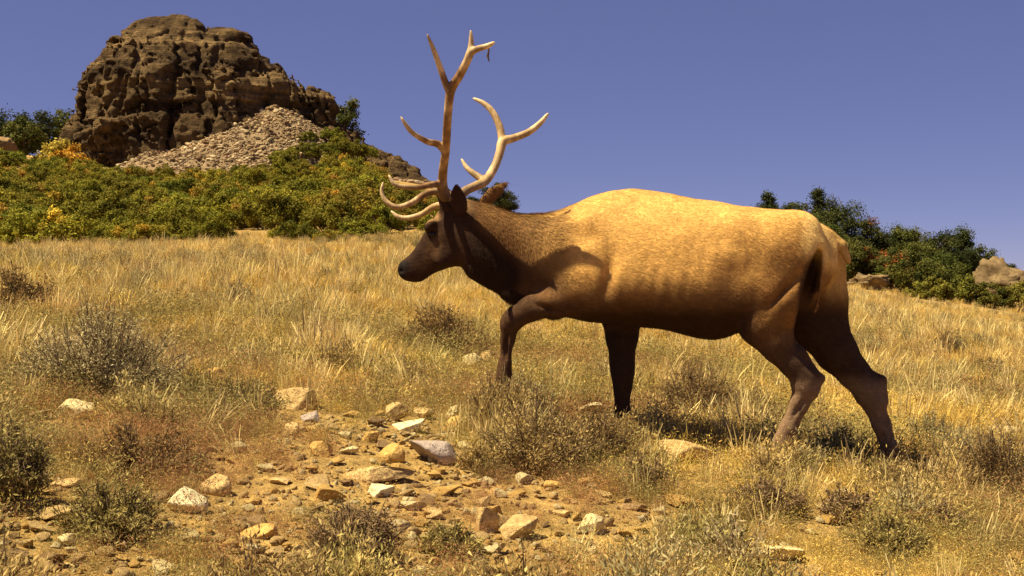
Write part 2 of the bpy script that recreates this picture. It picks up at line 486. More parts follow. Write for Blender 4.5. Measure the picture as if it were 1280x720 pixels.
# ------------------------------------------------------------------ the butte
def build_butte():
    Y0 = 88.0; S = Y0 / F
    def X(px): return (px - 640) * S
    def Z(py): return (360 - py) * S
    main = [(18, 182, 240), (22, 170, 245), (27, 158, 250), (36, 150, 257), (47, 138, 270), (58, 130, 310), (70, 123, 334), (85, 115, 348), (97, 103, 366),
            (106, 101, 374), (140, 95, 384), (170, 88, 388), (205, 76, 392), (240, 66, 396), (262, 62, 400)]
    crown = [(32, 252, 300), (37, 244, 310), (46, 238, 316), (56, 225, 326), (70, 215, 338), (85, 210, 350), (110, 200, 370), (150, 200, 380), (262, 200, 385)]
    shoulder = [(101, 374, 394), (106, 366, 402), (114, 362, 409), (125, 360, 415), (145, 358, 422), (165, 356, 430), (185, 356, 439), (205, 356, 450), (262, 350, 472)]
    ridge = [(166, 434, 444), (174, 428, 458), (185, 420, 480), (200, 412, 505), (215, 408, 528), (230, 404, 552), (262, 400, 590)]
    h = 0.16
    x0, x1 = X(40), X(600); y0, y1 = 76.0, 104.0; z0, z1 = Z(265), Z(5)
    gx = np.arange(x0, x1, h, dtype=np.float32); gy = np.arange(y0, y1, h, dtype=np.float32); gz = np.arange(z0, z1, h, dtype=np.float32)
    GX, GY, GZ = np.meshgrid(gx, gy, gz, indexing='ij')
    D = np.full(GX.shape, 9.0, np.float32)
    def add(prof, yc, depth, expo):
        nonlocal D
        zs = np.array([Z(p[0]) for p in prof])[::-1]; xl = np.array([X(p[1]) for p in prof])[::-1]; xr = np.array([X(p[2]) for p in prof])[::-1]
        L = np.interp(gz, zs, xl); R = np.interp(gz, zs, xr)
        c = (L + R) / 2; hw = np.maximum((R - L) / 2, .05); hd = np.maximum(hw * depth, .05) if depth < 3 else hw * 0 + depth
        hd = np.minimum(hw * 1.2, hd)
        q = (np.abs((GX - c) / hw) ** expo + np.abs((GY - yc) / hd) ** expo) ** (1 / expo)
        d = (q - 1) * np.minimum(hw, hd)
        d = np.maximum(d, GZ - zs[-1])
        D = np.minimum(D, d.astype(np.float32))
    add(main, 89.5, 0.66, 2.8)
    add(crown, 90.0, 0.7, 2.6)
    add(shoulder, 90.0, 4.0, 2.8)
    add(ridge, 93.0, 5.0, 2.2)
    # hollows: low on the left, under the brow, and the cleft beside the shoulder
    for (px, py, yy, rx, ry, rz) in ((163, 192, 82.8, 2.0, 2.2, 2.5), (262, 112, 81.2, 4.6, 2.4, 3.0), (205, 150, 81.6, 1.6, 2.2, 3.6), (381, 146, 85.6, .45, 1.1, 2.2), (300, 95, 81.8, 1.0, 2.0, 2.2)):
        e = np.sqrt(((GX - X(px)) / rx) ** 2 + ((GY - yy) / ry) ** 2 + ((GZ - Z(py)) / rz) ** 2) - 1
        D = np.maximum(D, -(e * min(rx, ry, rz)).astype(np.float32))
    # broken, bedded, jointed rock: displaced in a band about the surface
    band = np.abs(D) < 2.2
    gx_, gy_, gz_ = GX[band], GY[band], GZ[band]
    w1 = fbm3(gx_ * .5, gy_ * .5, gz_ * .5, 3) * .5; w2 = fbm3(gx_ * .5 + 40, gy_ * .5, gz_ * .5, 3) * .5
    e1, r1 = cell3(np.stack([(gx_ + w1) * .42, (gy_ + w2) * .42, (gz_ + .4 * w1) * .34], 1), 1)
    e0, r0 = cell3(np.stack([(gx_ + .8 * w1) * .50, (gy_ + .8 * w2) * .50, gz_ * .05 + 3.3], 1), 7)
    e2, r2 = cell3(np.stack([(gx_ + w1) * 1.0, (gy_ + w2) * 1.0, (gz_ + .5 * w2) * 1.5], 1), 2)
    e3, r3 = cell3(np.stack([(gx_ + .4 * w1) * 2.3, (gy_ + .4 * w2) * 2.3, gz_ * 3.2], 1), 3)
    lump = fbm3(gx_ * .22, gy_ * .22, gz_ * .20, 2, .6)
    bed = gz_ * 1.15 + .5 * w1 + .25 * vn3(gx_ * .15, gy_ * .15, 2.0); bi = np.floor(bed).astype(int)
    bt = np.random.default_rng(8).uniform(-1, 1, 64)[bi & 63]; bf = bed - bi
    top = 1 - .8 * smooth(Z(60), Z(24), gz_)
    disp = r0 * .42 + .75 * np.clip(.13 - e0, 0, 1) / .13 + r1 * .12 + r2 * .15 + r3 * .10 + bt * .20 + .16 * np.clip(.16 - bf, 0, 1) / .16 - lump * .30 + .45 * np.clip(.14 - e1, 0, 1) / .14 + .22 * np.clip(.12 - e2, 0, 1) / .12 + .17 * fbm3(gx_ * 2.3, gy_ * 2.3, gz_ * 3.2, 3, .6) - .12
    D[band] += (disp * top).astype(np.float32)
    # keep only what hangs together with the mass: no floating specks
    V, q = surface_nets(D, (x0, y0, z0), h)
    lab = np.arange(len(V))
    for _ in range(400):
        m = lab[q].min(1); new = lab.copy()
        np.minimum.at(new, q.ravel(), np.repeat(m, 4)); new = new[new]
        if (new == lab).all(): break
        lab = new
    big = np.bincount(lab).argmax(); keep = lab == big; ren = np.cumsum(keep) - 1
    q = ren[q[keep[q].all(1)]]; V = V[keep]
    V = relax(V, q, 1, .08)
    k = NT('butte rock'); p = k.geo()
    st = k.mapping(p, (0.06, 0.06, 1.5)); n1 = k.noise(1.0, 6, .65, st); n2 = k.noise(0.35, 5, .6, p); n3 = k.noise(2.2, 5, .7, p)
    c = k.ramp(n1.outputs[0], [(.3, (.058, .038, .021)), (.52, (.120, .080, .041)), (.74, (.26, .178, .088))]).outputs[0]
    c2 = k.ramp(n2.outputs[0], [(.38, (.50, .46, .42)), (.62, (1.35, 1.3, 1.15))]).outputs[0]
    c = k.mix(c, c2, 1.0, 'MULTIPLY')
    c3 = k.ramp(n3.outputs[0], [(.3, (.5, .48, .45)), (.7, (1.45, 1.4, 1.3))]).outputs[0]
    c = k.mix(c, c3, .8, 'MULTIPLY')
    ad = k.n('Math', operation='ADD'); k.l(n1.outputs[0], ad.inputs[0]); k.l(n3.outputs[0], ad.inputs[1])
    k.principled(c, .95, .1, ad.outputs[0], 1.0, .6)
    base = Vector((X(240), 89.5, 6.0))
    o = link('rock_butte', mesh_np('rock_butte', V - np.array(base), q, k.m)); o.location = base
    tag(o, 'tall dark brown rock butte with rounded top standing above the scrub', 'rock formation')

    # fan of rubble leaning on the foot of the face
    r = np.random.default_rng(4)
    def fan_z(x, y):
        ap = np.array([X(348), 85.8, (360 - 126) / F * 83])
        d = np.sqrt(((x - ap[0]) / 1.25) ** 2 + (np.minimum(y - ap[1], 0)) ** 2)
        best = ap[2] - d * (0.66 + .06 * vn3(x * .35, 3, 2.0))
        for (qx, qy, qp, k1) in ((285, 84.2, 158, .70), (222, 83.6, 186, .6), (410, 86.5, 176, .7)):
            dd = np.sqrt(((x - X(qx)) / 1.2) ** 2 + np.minimum(y - qy, 0) ** 2)
            best = np.maximum(best, (360 - qp) / F * 82.5 - dd * k1)
        return best + 0.35 * vn3(x * .4, y * .4, 1.0) + .2 * vn3(x * 1.3, y * 1.3, 4.0)
    global FAN_Z
    FAN_Z = fan_z
    xs = np.linspace(X(130), X(460), 110); ys = np.linspace(72, 88, 90)
    XX, YY = np.meshgrid(xs, ys, indexing='ij'); ZZ = fan_z(XX, YY)
    ZZ = np.minimum(ZZ, ground_z(XX, YY) + 7) ; ZZ = np.maximum(ZZ, ground_z(XX, YY) - 1.0)
    n, m = XX.shape; i = np.arange(n * m).reshape(n, m)
    qq = np.stack([i[:-1, :-1], i[1:, :-1], i[1:, 1:], i[:-1, 1:]], -1).reshape(-1, 4)
    o = link('talus_slope', mesh_np('talus_slope', np.stack([XX, YY, ZZ], -1).reshape(-1, 3), qq, rock_mat('talus soil', (.15, .098, .048), (.29, .20, .105), .9, 1.5)))
    tag(o, kind='structure')
    src = []
    for j in range(8):
        Vr, fr = rock_arrays(700 + j, (1, .8, .6), 9, .05, ICO2, .5)
        src.append((Vr, fr))
    vs, fs, cs, off = [], [], [], 0
    cnt = 0
    while cnt < 15000:
        x = r.uniform(X(140), X(455)); y = r.uniform(74, 87)
        z = fan_z(x, y); g = ground_z(x, y)
        if z < g - 0.3: continue
        pt_ = float(vn3(x * .45, y * .45, 5.5) + .5 * vn3(x * 1.3, y * 1.3, 1.5))
        if pt_ < -.2 and r.random() < .6: continue
        s = np.clip(r.lognormal(-2.2, .62), .05, .5)
        Vr, fr = src[cnt % 8]
        a = r.uniform(0, 6.3); ca, sa = math.cos(a), math.sin(a)
        P = Vr * s * np.array([1, 1, r.uniform(.7, 1.3)])
        P = np.stack([P[:, 0] * ca - P[:, 1] * sa, P[:, 0] * sa + P[:, 1] * ca, P[:, 2]], 1) + (x, y, max(z, g) + .1 * s)
        vs.append(P); fs.append(fr + off); off += len(P)
        t = r.uniform(.6, 1.25) * (1 + .35 * pt_); cc = np.array([(.26, .175, .088), (.33, .235, .125), (.17, .10, .05), (.42, .32, .18)][r.integers(4)]) * t
        cs.append(np.tile(cc, (len(P), 1))); cnt += 1
    # right-hand ridge rubble
    for _ in range(2200):
        x = r.uniform(X(405), X(560)); y = r.uniform(84, 93); px = x / y * F + 640
        zt = np.interp(px, [430, 545], [(360 - 168) * S, (360 - 232) * S]) - (94 - y) * .42
        zt = max(zt, ground_z(x, y)); s = np.clip(r.lognormal(-1.2, .5), .1, 1.0)
        Vr, fr = src[_ % 8]; P = Vr * s + (x, y, zt + .02)
        vs.append(P); fs.append(fr + off); off += len(P)
        cs.append(np.tile(np.array([(.26, .16, .085), (.34, .24, .14), (.20, .11, .06)][r.integers(3)]) * r.uniform(.6, 1.2), (len(P), 1)))
    k = NT('talus stone'); k.principled(k.tone(), .95, .1)
    o = link('talus_rubble', mesh_np('talus_rubble', np.concatenate(vs), np.concatenate(fs), k.m, False, np.concatenate(cs)))
    tag(o, 'mass of broken stones spilling down the foot of the butte', 'rubble', kind='stuff')
build_butte()

# ledges and the outcrop on the right crest
def outcrop(name, px0, px1, py0, py1, Y, seed, label, mat, depth=2.0):
    S = Y / F; W = (px1 - px0) * S; H = (py1 - py0) * S
    V, fc = rock_arrays(seed, (W, depth, H * 1.25), 16, .10, ICO4, .5)
    k_ = 2.2 / max(H, .5)
    e_, r__ = cell3(V * np.array([1.1, 1.1, 1.9]) * k_ * .55, seed); V = V * (1 + .16 * r__ - .10 * np.clip(.12 - e_, 0, 1) / .12)[:, None]
    V = V * (1 + 0.30 * (np.abs(vn3(V[:, 0] * 1.1 * k_ + seed, V[:, 1] * k_, V[:, 2] * 1.6 * k_)) + .6 * np.abs(vn3(V[:, 0] * 2.6 * k_, V[:, 1] * 2.4 * k_ + seed, V[:, 2] * 4.2 * k_)) + .3 * vn3(V[:, 0] * 6 * k_, V[:, 1] * 6 * k_, V[:, 2] * 9 * k_) - .35)[:, None])
    o = link(name, mesh_np(name, V, fc, mat))
    o.location = (((px0 + px1) / 2 - 640) * S, Y, (360 - (py0 + py1) / 2) * S - 0.12 * H)
    tag(o, label, 'rock outcrop')
    return o
om = rock_mat('outcrop rock', (.075, .047, .023), (.30, .205, .095), .95, 1.4)
outcrop('rock_outcrop', 1206, 1290, 320, 372, 41, 61, 'large broken tan outcrop on the right skyline among the trees', om, 2.2)
outcrop('rock_outcrop', 1180, 1212, 346, 356, 43, 62, 'low flat ledge left of the large broken outcrop', om, 1.0)
outcrop('rock_outcrop', 1062, 1112, 340, 364, 40, 63, 'yellowish ledge close behind the rump of the elk', om, 1.4)
outcrop('rock_outcrop', -14, 20, 168, 196, 88, 64, 'dark rock among the trees at the far left edge', RM['brown'], 2.0)

# ------------------------------------------------------------------ plants: shared builders
def tube(pts, rad, sides=6):
    pts = np.asarray(pts, float); n = len(pts)
    t = np.gradient(pts, axis=0); t /= np.maximum(np.linalg.norm(t, axis=1, keepdims=True), 1e-9)
    up = np.where(np.abs(t[:, 2:3]) > .9, np.array([[1., 0, 0]]), np.array([[0, 0, 1.]]))
    a = np.cross(t, up); a /= np.linalg.norm(a, axis=1, keepdims=True); b = np.cross(t, a)
    th = np.linspace(0, 2 * np.pi, sides, endpoint=False)
    V = pts[:, None] + np.asarray(rad)[:, None, None] * (np.cos(th)[None, :, None] * a[:, None] + np.sin(th)[None, :, None] * b[:, None])
    V = V.reshape(-1, 3); i = np.arange(n * sides).reshape(n, sides)
    q = np.stack([i[:-1], np.roll(i[:-1], -1, 1), np.roll(i[1:], -1, 1), i[1:]], -1).reshape(-1, 4)
    return V, q

class Acc:
    def __init__(s): s.v = []; s.f = []; s.c = []; s.o = 0
    def add(s, V, f, col):
        s.v.append(V); s.f.append(f + s.o); s.o += len(V)
        s.c.append(np.broadcast_to(np.asarray(col, float), (len(V), 3)))
    def mesh(s, name, mat, sm=True):
        return mesh_np(name, np.concatenate(s.v), s.f, mat, sm, np.concatenate(s.c))

def leaves(rng, centers, radii, per, size, cols, aspect=1.6, flat=0.0, squash=0.8):
    """Leaf-sized folded quads spread through clumps. Returns V, quads, colours."""
    n = len(centers) * per
    ci = np.repeat(np.arange(len(centers)), per)
    d = rng.normal(size=(n, 3)); d /= np.linalg.norm(d, axis=1, keepdims=True)
    rr = rng.random(n) ** 0.62 * np.where(rng.random(n) < .12, 1.5, 1.0)
    P = centers[ci] + d * (rr * radii[ci])[:, None] * np.array([1, 1, squash])
    nrm = d * .7 + rng.normal(size=(n, 3)) * .7 + np.array([0, 0, .5 + flat]); nrm /= np.linalg.norm(nrm, axis=1, keepdims=True)
    a = np.cross(nrm, rng.normal(size=(n, 3))); a /= np.linalg.norm(a, axis=1, keepdims=True); b = np.cross(nrm, a)
    s = size * rng.uniform(.6, 1.4, n)
    L = a * (s * aspect * .5)[:, None]; B = b * (s * .5)[:, None]
    V = np.stack([P - L, P - B * .8, P + L, P + B], 1).reshape(-1, 3)
    q = np.arange(n * 4).reshape(n, 4)
    cc = cols[ci] * rng.uniform(.75, 1.3, (n, 1))
    return V, q, np.repeat(cc, 4, 0)

FOL = foliage_mat('tree leaves', .03, (.8, 1.25), .25)
k = NT('bark'); p = k.obj(); nn = k.noise(14, 5, .6, k.mapping(p, (3, 3, .6)))
k.principled(k.ramp(nn.outputs[0], [(.3, (.05, .035, .022)), (.7, (.17, .125, .085))]).outputs[0], .95, .1, nn.outputs[0], .6, .02); BARK = k.m

def tree_meshes(seed, w, h, nclump, per, leaf, c_lo, c_hi, shape='round', extra=None, bare=0):
    """crown and trunk mesh of one tree, base at the origin."""
    r = np.random.default_rng(seed)
    C = []
    while len(C) < nclump:
        p = r.uniform(-1, 1, 3)
        q = np.linalg.norm(p)
        if q > 1 or q < .25: continue
        C.append(p)
    C = np.array(C)
    zz = (C[:, 2] + 1) / 2
    wd = np.ones(nclump) if shape == 'round' else (1.15 - .75 * zz)
    lean = r.normal(size=2) * .12
    cen = np.stack([(C[:, 0] * wd + lean[0] * zz) * w * .42, (C[:, 1] * wd + lean[1] * zz) * w * .42, h * (.16 + .78 * zz)], 1)
    cen += r.normal(size=cen.shape) * .06 * w
    rad = r.uniform(.10, .22, nclump) * min(w, h)
    col = np.asarray(c_lo) + (np.asarray(c_hi) - np.asarray(c_lo)) * r.random((nclump, 1)) ** 1.3
    if extra is not None:
        m = r.random(nclump) < extra[1]; col[m] = np.asarray(extra[0]) * r.uniform(.7, 1.2, (m.sum(), 1))
    V, q, c = leaves(r, cen, rad, per, leaf, col)
    crown = mesh_np('crown', V, q, FOL, False, c)
    A = Acc()
    pts = np.array([[0, 0, -.25], [.02 * w, 0, h * .15], [lean[0] * w * .2, lean[1] * w * .2, h * .45], [lean[0] * w * .3, lean[1] * w * .3, h * .82]])
    A.add(*tube(pts, np.array([.05, .042, .03, .008]) * h * .8, 7), (1, 1, 1))
    for j in range(min(nclump, 16) + bare):
        e = cen[j % nclump].copy()
        if j >= min(nclump, 16): e = e * np.array([1.1, 1.1, 1.0]) + np.array([0, 0, h * .22])
        s = pts[1] + (pts[3] - pts[1]) * min(.9, max(0, e[2] / h - .25))
        mid = (s + e) / 2 + r.normal(size=3) * .05 * w + np.array([0, 0, -.03 * h])
        A.add(*tube([s, mid, e], np.array([.016, .010, .004]) * h * .8, 5), (1, 1, 1))
    trunk = A.mesh('trunk', BARK)
    return crown, trunk

def put_tree(name, meshes, px, py_base, Y, label, cat, group=None, rz=0, sc=1.0):
    X = (px - 640) / F * Y
    z = float(ground_z(X, Y))
    t = empty(name, (X, Y, z), rz); t.scale = (sc, sc, sc)
    link('crown', meshes[0], t); link('trunk', meshes[1], t)
    tag(t, label, cat, group)
    return t

DK = ((.028, .036, .009), (.080, .085, .022))
MD = ((.05, .062, .010), (.135, .135, .028))
# middle px, top py, width px, distance, shape, colours, extra autumn colour, label
TREES = [
    (960, 233, 44, 46, 'cone', DK, None, 'small dark juniper standing alone just above the back of the elk'),
    (1018, 226, 56, 47, 'cone', DK, None, 'tall narrow dark juniper at the left of the tree clump'),
    (1056, 244, 80, 46, 'round', DK, None, 'broad dark juniper with bare twigs at its top'),
    (1088, 268, 50, 45, 'round', DK, ((.20, .09, .02), .08), 'dark juniper with an outstretched right bough beside the gap'),
    (1131, 275, 56, 45, 'round', MD, None, 'lighter green oak standing alone in the middle of the right skyline'),
    (1170, 284, 60, 46, 'round', DK, None, 'dark round tree just right of the lighter oak'),
    (1196, 281, 56, 47, 'cone', DK, None, 'pointed dark tree above the rock ledge'),
    (1226, 306, 40, 48, 'round', DK, None, 'low dark tree behind the large broken outcrop'),
    (1262, 326, 26, 50, 'round', DK, None, 'tiny dark tree rising behind the top of the outcrop'),
    (1074, 304, 62, 42, 'round', MD, ((.26, .11, .02), .12), 'mid green bush tree under the broad juniper'),
    (1112, 312, 50, 42, 'round', MD, ((.30, .13, .025), .35), 'bush tree with rusty orange leaves in the right clump'),
    (1060, 296, 40, 43, 'round', DK, None, 'dark bush right behind the tail of the elk'),
    (1036, 262, 60, 44, 'round', MD, None, 'olive green tree in front of the tall narrow juniper'),
    (1106, 284, 56, 46, 'round', DK, None, 'dark tree filling the gap beside the rusty orange bush tree'),
    (1150, 300, 54, 44, 'round', MD, None, 'olive green tree between the lighter oak and the dark round tree'),
    (1186, 306, 50, 46, 'round', DK, None, 'dark spreading tree just left of the broken outcrop'),
    (1180, 318, 60, 42, 'round', MD, None, 'low olive tree under the pointed dark tree'),
    (990, 250, 50, 45, 'round', DK, None, 'dark bushy tree low above the rump of the elk'),
    (620, 233, 52, 56, 'round', DK, None, 'dark round tree behind the head and ears of the elk'),
    (596, 246, 30, 57, 'round', DK, None, 'small dark tree half hidden by the antler base'),
    (434, 118, 46, 97, 'round', MD, None, 'lone green tree on the right shoulder of the butte'),
    (18, 136, 76, 104, 'round', DK, None, 'dark tree at the left edge of the far wooded hill'),
    (52, 138, 60, 103, 'round', DK, None, 'rounded dark tree next to the left edge tree on the far hill'),
    (84, 134, 46, 105, 'round', MD, None, 'thin pale tree touching the left side of the butte'),
    (-20, 150, 70, 100, 'round', DK, None, 'low dark tree cut by the left edge on the far hill'),
    (30, 168, 60, 96, 'round', MD, None, 'mid green tree in front of the dark far trees'),
]
for i, (px, top, w, Y, shp, cl, ex, lab) in enumerate(TREES):
    X = (px - 640) / F * Y; S = Y / F
    z = float(ground_z(X, Y)); H = max((360 - top) * S - z, w * S * .8); W = w * S
    lf = .043 if Y < 60 else .13
    ncl = 60 if Y < 60 else 40
    m = tree_meshes(900 + i, W, H, ncl, 290 if Y < 60 else 130, lf, cl[0], cl[1], shp, ex, 10 if 'bare' in lab else 0)
    put_tree('juniper_tree' if cl is DK else 'oak_tree', m, px, 0, Y, lab, 'tree')

# low scrub oak in front of the right clump
def bush_meshes(seed, w, h, ncl, per, leaf, lo, hi, extra=None):
    r = np.random.default_rng(seed)
    a = r.uniform(0, 6.283, ncl); q = np.sqrt(r.random(ncl)) * .46
    hh = np.sqrt(np.clip(1 - (q / .52) ** 2, 0, 1))
    cen = np.stack([np.cos(a) * q * w, np.sin(a) * q * w, h * hh * r.uniform(.25, .92, ncl)], 1)
    rad = r.uniform(.12, .22, ncl) * h
    col = np.asarray(lo) + (np.asarray(hi) - np.asarray(lo)) * r.random((ncl, 1))
    if extra is not None:
        m = r.random(ncl) < extra[1]; col[m] = np.asarray(extra[0]) * r.uniform(.7, 1.2, (m.sum(), 1))
    V, qd, c = leaves(r, cen, rad, per, leaf, col)
    A = Acc()
    for j in range(14):
        e = cen[j % ncl]
        A.add(*tube([[e[0] * .1, e[1] * .1, -.15], e * .55 + r.normal(size=3) * .03 * h, e], np.array([.02, .013, .005]) * h, 5), (1, 1, 1))
    return mesh_np('foliage', V, qd, FOL, False, c), A.mesh('stems', BARK)

def put_bush(name, ms, X, Y, label, group=None, sc=(1, 1, 1), rz=0.0, cat='shrub'):
    t = empty(name, (X, Y, float(ground_z(X, Y)) - .04), rz); t.scale = sc
    link('foliage', ms[0], t); link('stems', ms[1], t)
    return tag(t, label, cat, group)

GREEN = ((.10, .098, .009), (.27, .232, .022))
OLIVE = ((.13, .118, .011), (.30, .24, .026))
MIDG = ((.05, .058, .009), (.145, .138, .020)); MIDO = ((.07, .07, .010), (.18, .155, .022))
RIGHT_SCRUB = [
    (1140, 392, 70, 52, 40, MIDG, ((.3, .14, .03), .05), 'green scrub oak below the lone lighter oak'),
    (1185, 385, 72, 46, 40, MIDG, None, 'green scrub oak under the pointed dark tree'),
    (1118, 372, 52, 44, 41, MIDG, ((.3, .13, .03), .15), 'scrub oak with a few orange leaves by the yellowish ledge'),
    (1240, 402, 70, 34, 38, MIDG, None, 'low dark green scrub below the broken outcrop'),
    (1275, 402, 60, 44, 38, MIDO, ((.35, .06, .03), .06), 'scrub at the right edge with a few red leaves'),
    (1205, 392, 60, 36, 38.5, MIDO, ((.3, .15, .03), .12), 'yellowish green scrub left of the outcrop foot'),
    (1160, 396, 60, 32, 38, MIDO, None, 'yellow olive scrub at the edge of the dry grass'),
    (1085, 352, 44, 34, 43, MIDG, ((.3, .12, .02), .2), 'green scrub with rusty leaves above the yellowish ledge'),
    (1206, 374, 44, 32, 42, MIDG, None, 'small green scrub tucked against the left end of the outcrop'),
]
for i, (px, py, w, hpx, Y, cl, ex, lab) in enumerate(RIGHT_SCRUB):
    S = Y / F
    put_bush('oak_scrub', bush_meshes(1300 + i, w * S, hpx * S, 40, 170, .05, cl[0], cl[1], ex), (px - 640) * S, Y, lab)

# the scrub belt under the butte: one bush of each kind, then copies
SRC = []
for i in range(9):
    cl = (GREEN, OLIVE, GREEN, OLIVE, ((.08, .095, .009), (.21, .195, .020)))[i % 5]
    ex = (None, ((.34, .20, .03), .08), None, ((.42, .26, .03), .16), None)[i % 5]
    SRC.append(bush_meshes(1500 + i, 2.3, 1.25, 54, 200, .052, cl[0], cl[1], ex))
r_ = np.random.default_rng(21)
proto = [None] * 9
belt = []
def belt_ok(px, Y):
    if Y < 34 + 7 * vn3(px * .02, 1, 2): return False
    lim = np.interp(px, [-80, 60, 180, 330, 420, 470, 540, 580], [92, 84, 72.5, 73.5, 80, 72, 62, 50])
    return Y < lim
tries = 0
while len(belt) < 285 and tries < 9000:
    tries += 1
    u = r_.random(); Y = 31 + u ** .85 * 58; px = r_.uniform(-150, 585)
    X = (px - 640) / F * Y
    if px > 520 and r_.random() < .35: continue
    if not belt_ok(px, Y): continue
    if any((X - a) ** 2 + (Y - b) ** 2 < (1.15 + .007 * Y) ** 2 for a, b in belt): continue
    belt.append((X, Y))
    j = int(r_.integers(9))
    s = r_.uniform(.5, 1.15) * (0.75 if px > 480 else 1) * (0.8 if Y < 37 else 1)
    lab = '%s oak scrub %s' % (('green', 'olive scrub with a few rusty leaves,', 'green', 'olive scrub with several golden leaves,', 'bright green')[j % 5],
                            'by the dry grass at the belt edge' if Y < 42 else 'in the middle of the scrub belt' if Y < 62 else 'high in the belt close under the butte')
    lab = lab.replace('olive scrub', 'olive').replace(', oak', ' oak').replace('with a few rusty leaves oak scrub', 'oak scrub with a few rusty leaves').replace('with several golden leaves oak scrub', 'oak scrub with several golden leaves')
    grp = 'oak scrub in the belt below the butte'
    if proto[j] is None:
        proto[j] = put_bush('oak_scrub', SRC[j], X, Y, lab, grp)
        o = proto[j]
    else:
        o = dup(proto[j]); o.location = (X, Y, float(ground_z(X, Y)) - .04); o['label'] = lab
    o.scale = (s * r_.uniform(.85, 1.2), s * r_.uniform(.85, 1.2), s * r_.uniform(.75, 1.15)); o.rotation_euler = (0, 0, r_.uniform(0, 6.3))
for i, (px, Y, s_) in enumerate(((352, 79.5, .8), (378, 80.5, 1.0), (402, 81, 1.1), (425, 82, 1.2), (440, 83, 1.0), (300, 78, .6), (330, 77.5, .7), (415, 84, .9), (455, 84, .9), (385, 83, .6))):
    X = (px - 640) / F * Y
    o = dup(proto[(0, 2, 4)[i % 3]]); o.location = (X, Y, max(float(ground_z(X, Y)), float(FAN_Z(X, Y))) - .1); o.scale = (s_, s_, s_); o.rotation_euler = (0, 0, i * 1.3)
    o['label'] = 'bush of green scrub climbing onto the rubble at the right foot of the butte'; o['group'] = 'scrub on the rubble'
ob = bush_meshes(1600, 2.6, 1.8, 36, 90, .12, (.30, .15, .015), (.48, .24, .03))
put_bush('orange_scrub', ob, (86 - 640) / F * 78, 78, 'orange turning bush at the lower left foot of the butte')
ob = bush_meshes(1601, 2.4, 2.4, 36, 90, .12, (.26, .19, .03), (.42, .30, .05))
put_bush('yellow_scrub', ob, (72 - 640) / F * 80, 80, 'yellow bush just left of the orange turning bush')

# ------------------------------------------------------------------ sagebrush and dry bushes in the grass
k = NT('sage leaf'); k.leafy(k.tone(), .25); SAGE = k.m
k = NT('dry twig'); k.principled(k.tone(), .95, .1); TWIG = k.m
def sage_meshes(seed, w, h, nstem, per, leaf, lo, hi, twig=(.16, .11, .06), spread=1.0, seed_heads=0, upright=.5):
    r = np.random.default_rng(seed)
    A = Acc(); LV = []; LQ = []; LC = []; off = 0
    for j in range(nstem):
        az = r.uniform(0, 6.283); q = r.random() ** .6
        ex = np.array([math.cos(az) * q * w * .5, math.sin(az) * q * w * .5, h * (1 - .55 * q ** 2) * r.uniform(.35, 1.08)])
        b = np.array([math.cos(az), math.sin(az), 0]) * r.uniform(0, .12) * w
        mid = b * .5 + (ex - b) * np.array([.55 * spread, .55 * spread, .45]) + r.normal(size=3) * .03 * w
        pts = np.array([b + (0, 0, -.03), mid, ex])
        tt = np.linspace(0, 1, 5)[:, None]
        cv = (1 - tt) ** 2 * pts[0] + 2 * tt * (1 - tt) * pts[1] + tt ** 2 * pts[2]
        A.add(*tube(cv, np.linspace(.0042, .0014, 5), 4), np.asarray(twig) * r.uniform(.6, 1.4))
        for s in range(6):
            f = r.uniform(.35, .9); p0 = (1 - f) ** 2 * pts[0] + 2 * f * (1 - f) * pts[1] + f ** 2 * pts[2]
            p1 = p0 + (r.normal(size=3) * .5 + np.array([ex[0], ex[1], 0]) / w * .8 + (0, 0, .8)) * h * .16
            A.add(*tube([p0, (p0 + p1) / 2 + r.normal(size=3) * .008, p1], [.0026, .002, .0012], 3), np.asarray(twig) * r.uniform(.7, 1.5))
        n = per
        t = r.uniform(.25, 1.0, n)[:, None]
        P = (1 - t) ** 2 * pts[0] + 2 * t * (1 - t) * pts[1] + t ** 2 * pts[2] + r.normal(size=(n, 3)) * .045 * h
        P[:, 2] = np.maximum(P[:, 2], .01)
        d = r.normal(size=(n, 3)) * .7 + np.array([0, 0, upright]) + np.array([math.cos(az), math.sin(az), 0]) * .4
        d /= np.linalg.norm(d, axis=1, keepdims=True)
        sd = np.cross(d, r.normal(size=(n, 3))); sd /= np.linalg.norm(sd, axis=1, keepdims=True)
        L = leaf * r.uniform(.6, 1.5, (n, 1))
        LV.append(np.stack([P - sd * L * .11, P + d * L * .5 + sd * L * .14, P + d * L, P + d * L * .5 - sd * L * .14], 1).reshape(-1, 3))
        LQ.append(np.arange(n * 4).reshape(n, 4) + off); off += n * 4
        c = np.asarray(lo) + (np.asarray(hi) - np.asarray(lo)) * r.random((n, 1)); c = c * r.uniform(.75, 1.25)
        LC.append(np.repeat(c, 4, 0))
    return mesh_np('foliage', np.concatenate(LV), np.concatenate(LQ), SAGE, False, np.concatenate(LC)), A.mesh('stems', TWIG)

GREY = ((.27, .225, .095), (.45, .375, .175)); DRY = ((.36, .245, .08), (.58, .42, .16)); BRN = ((.17, .10, .035), (.33, .21, .075))
HEATH = ((.17, .105, .05), (.36, .235, .115)); WEED = ((.24, .195, .055), (.46, .36, .12))
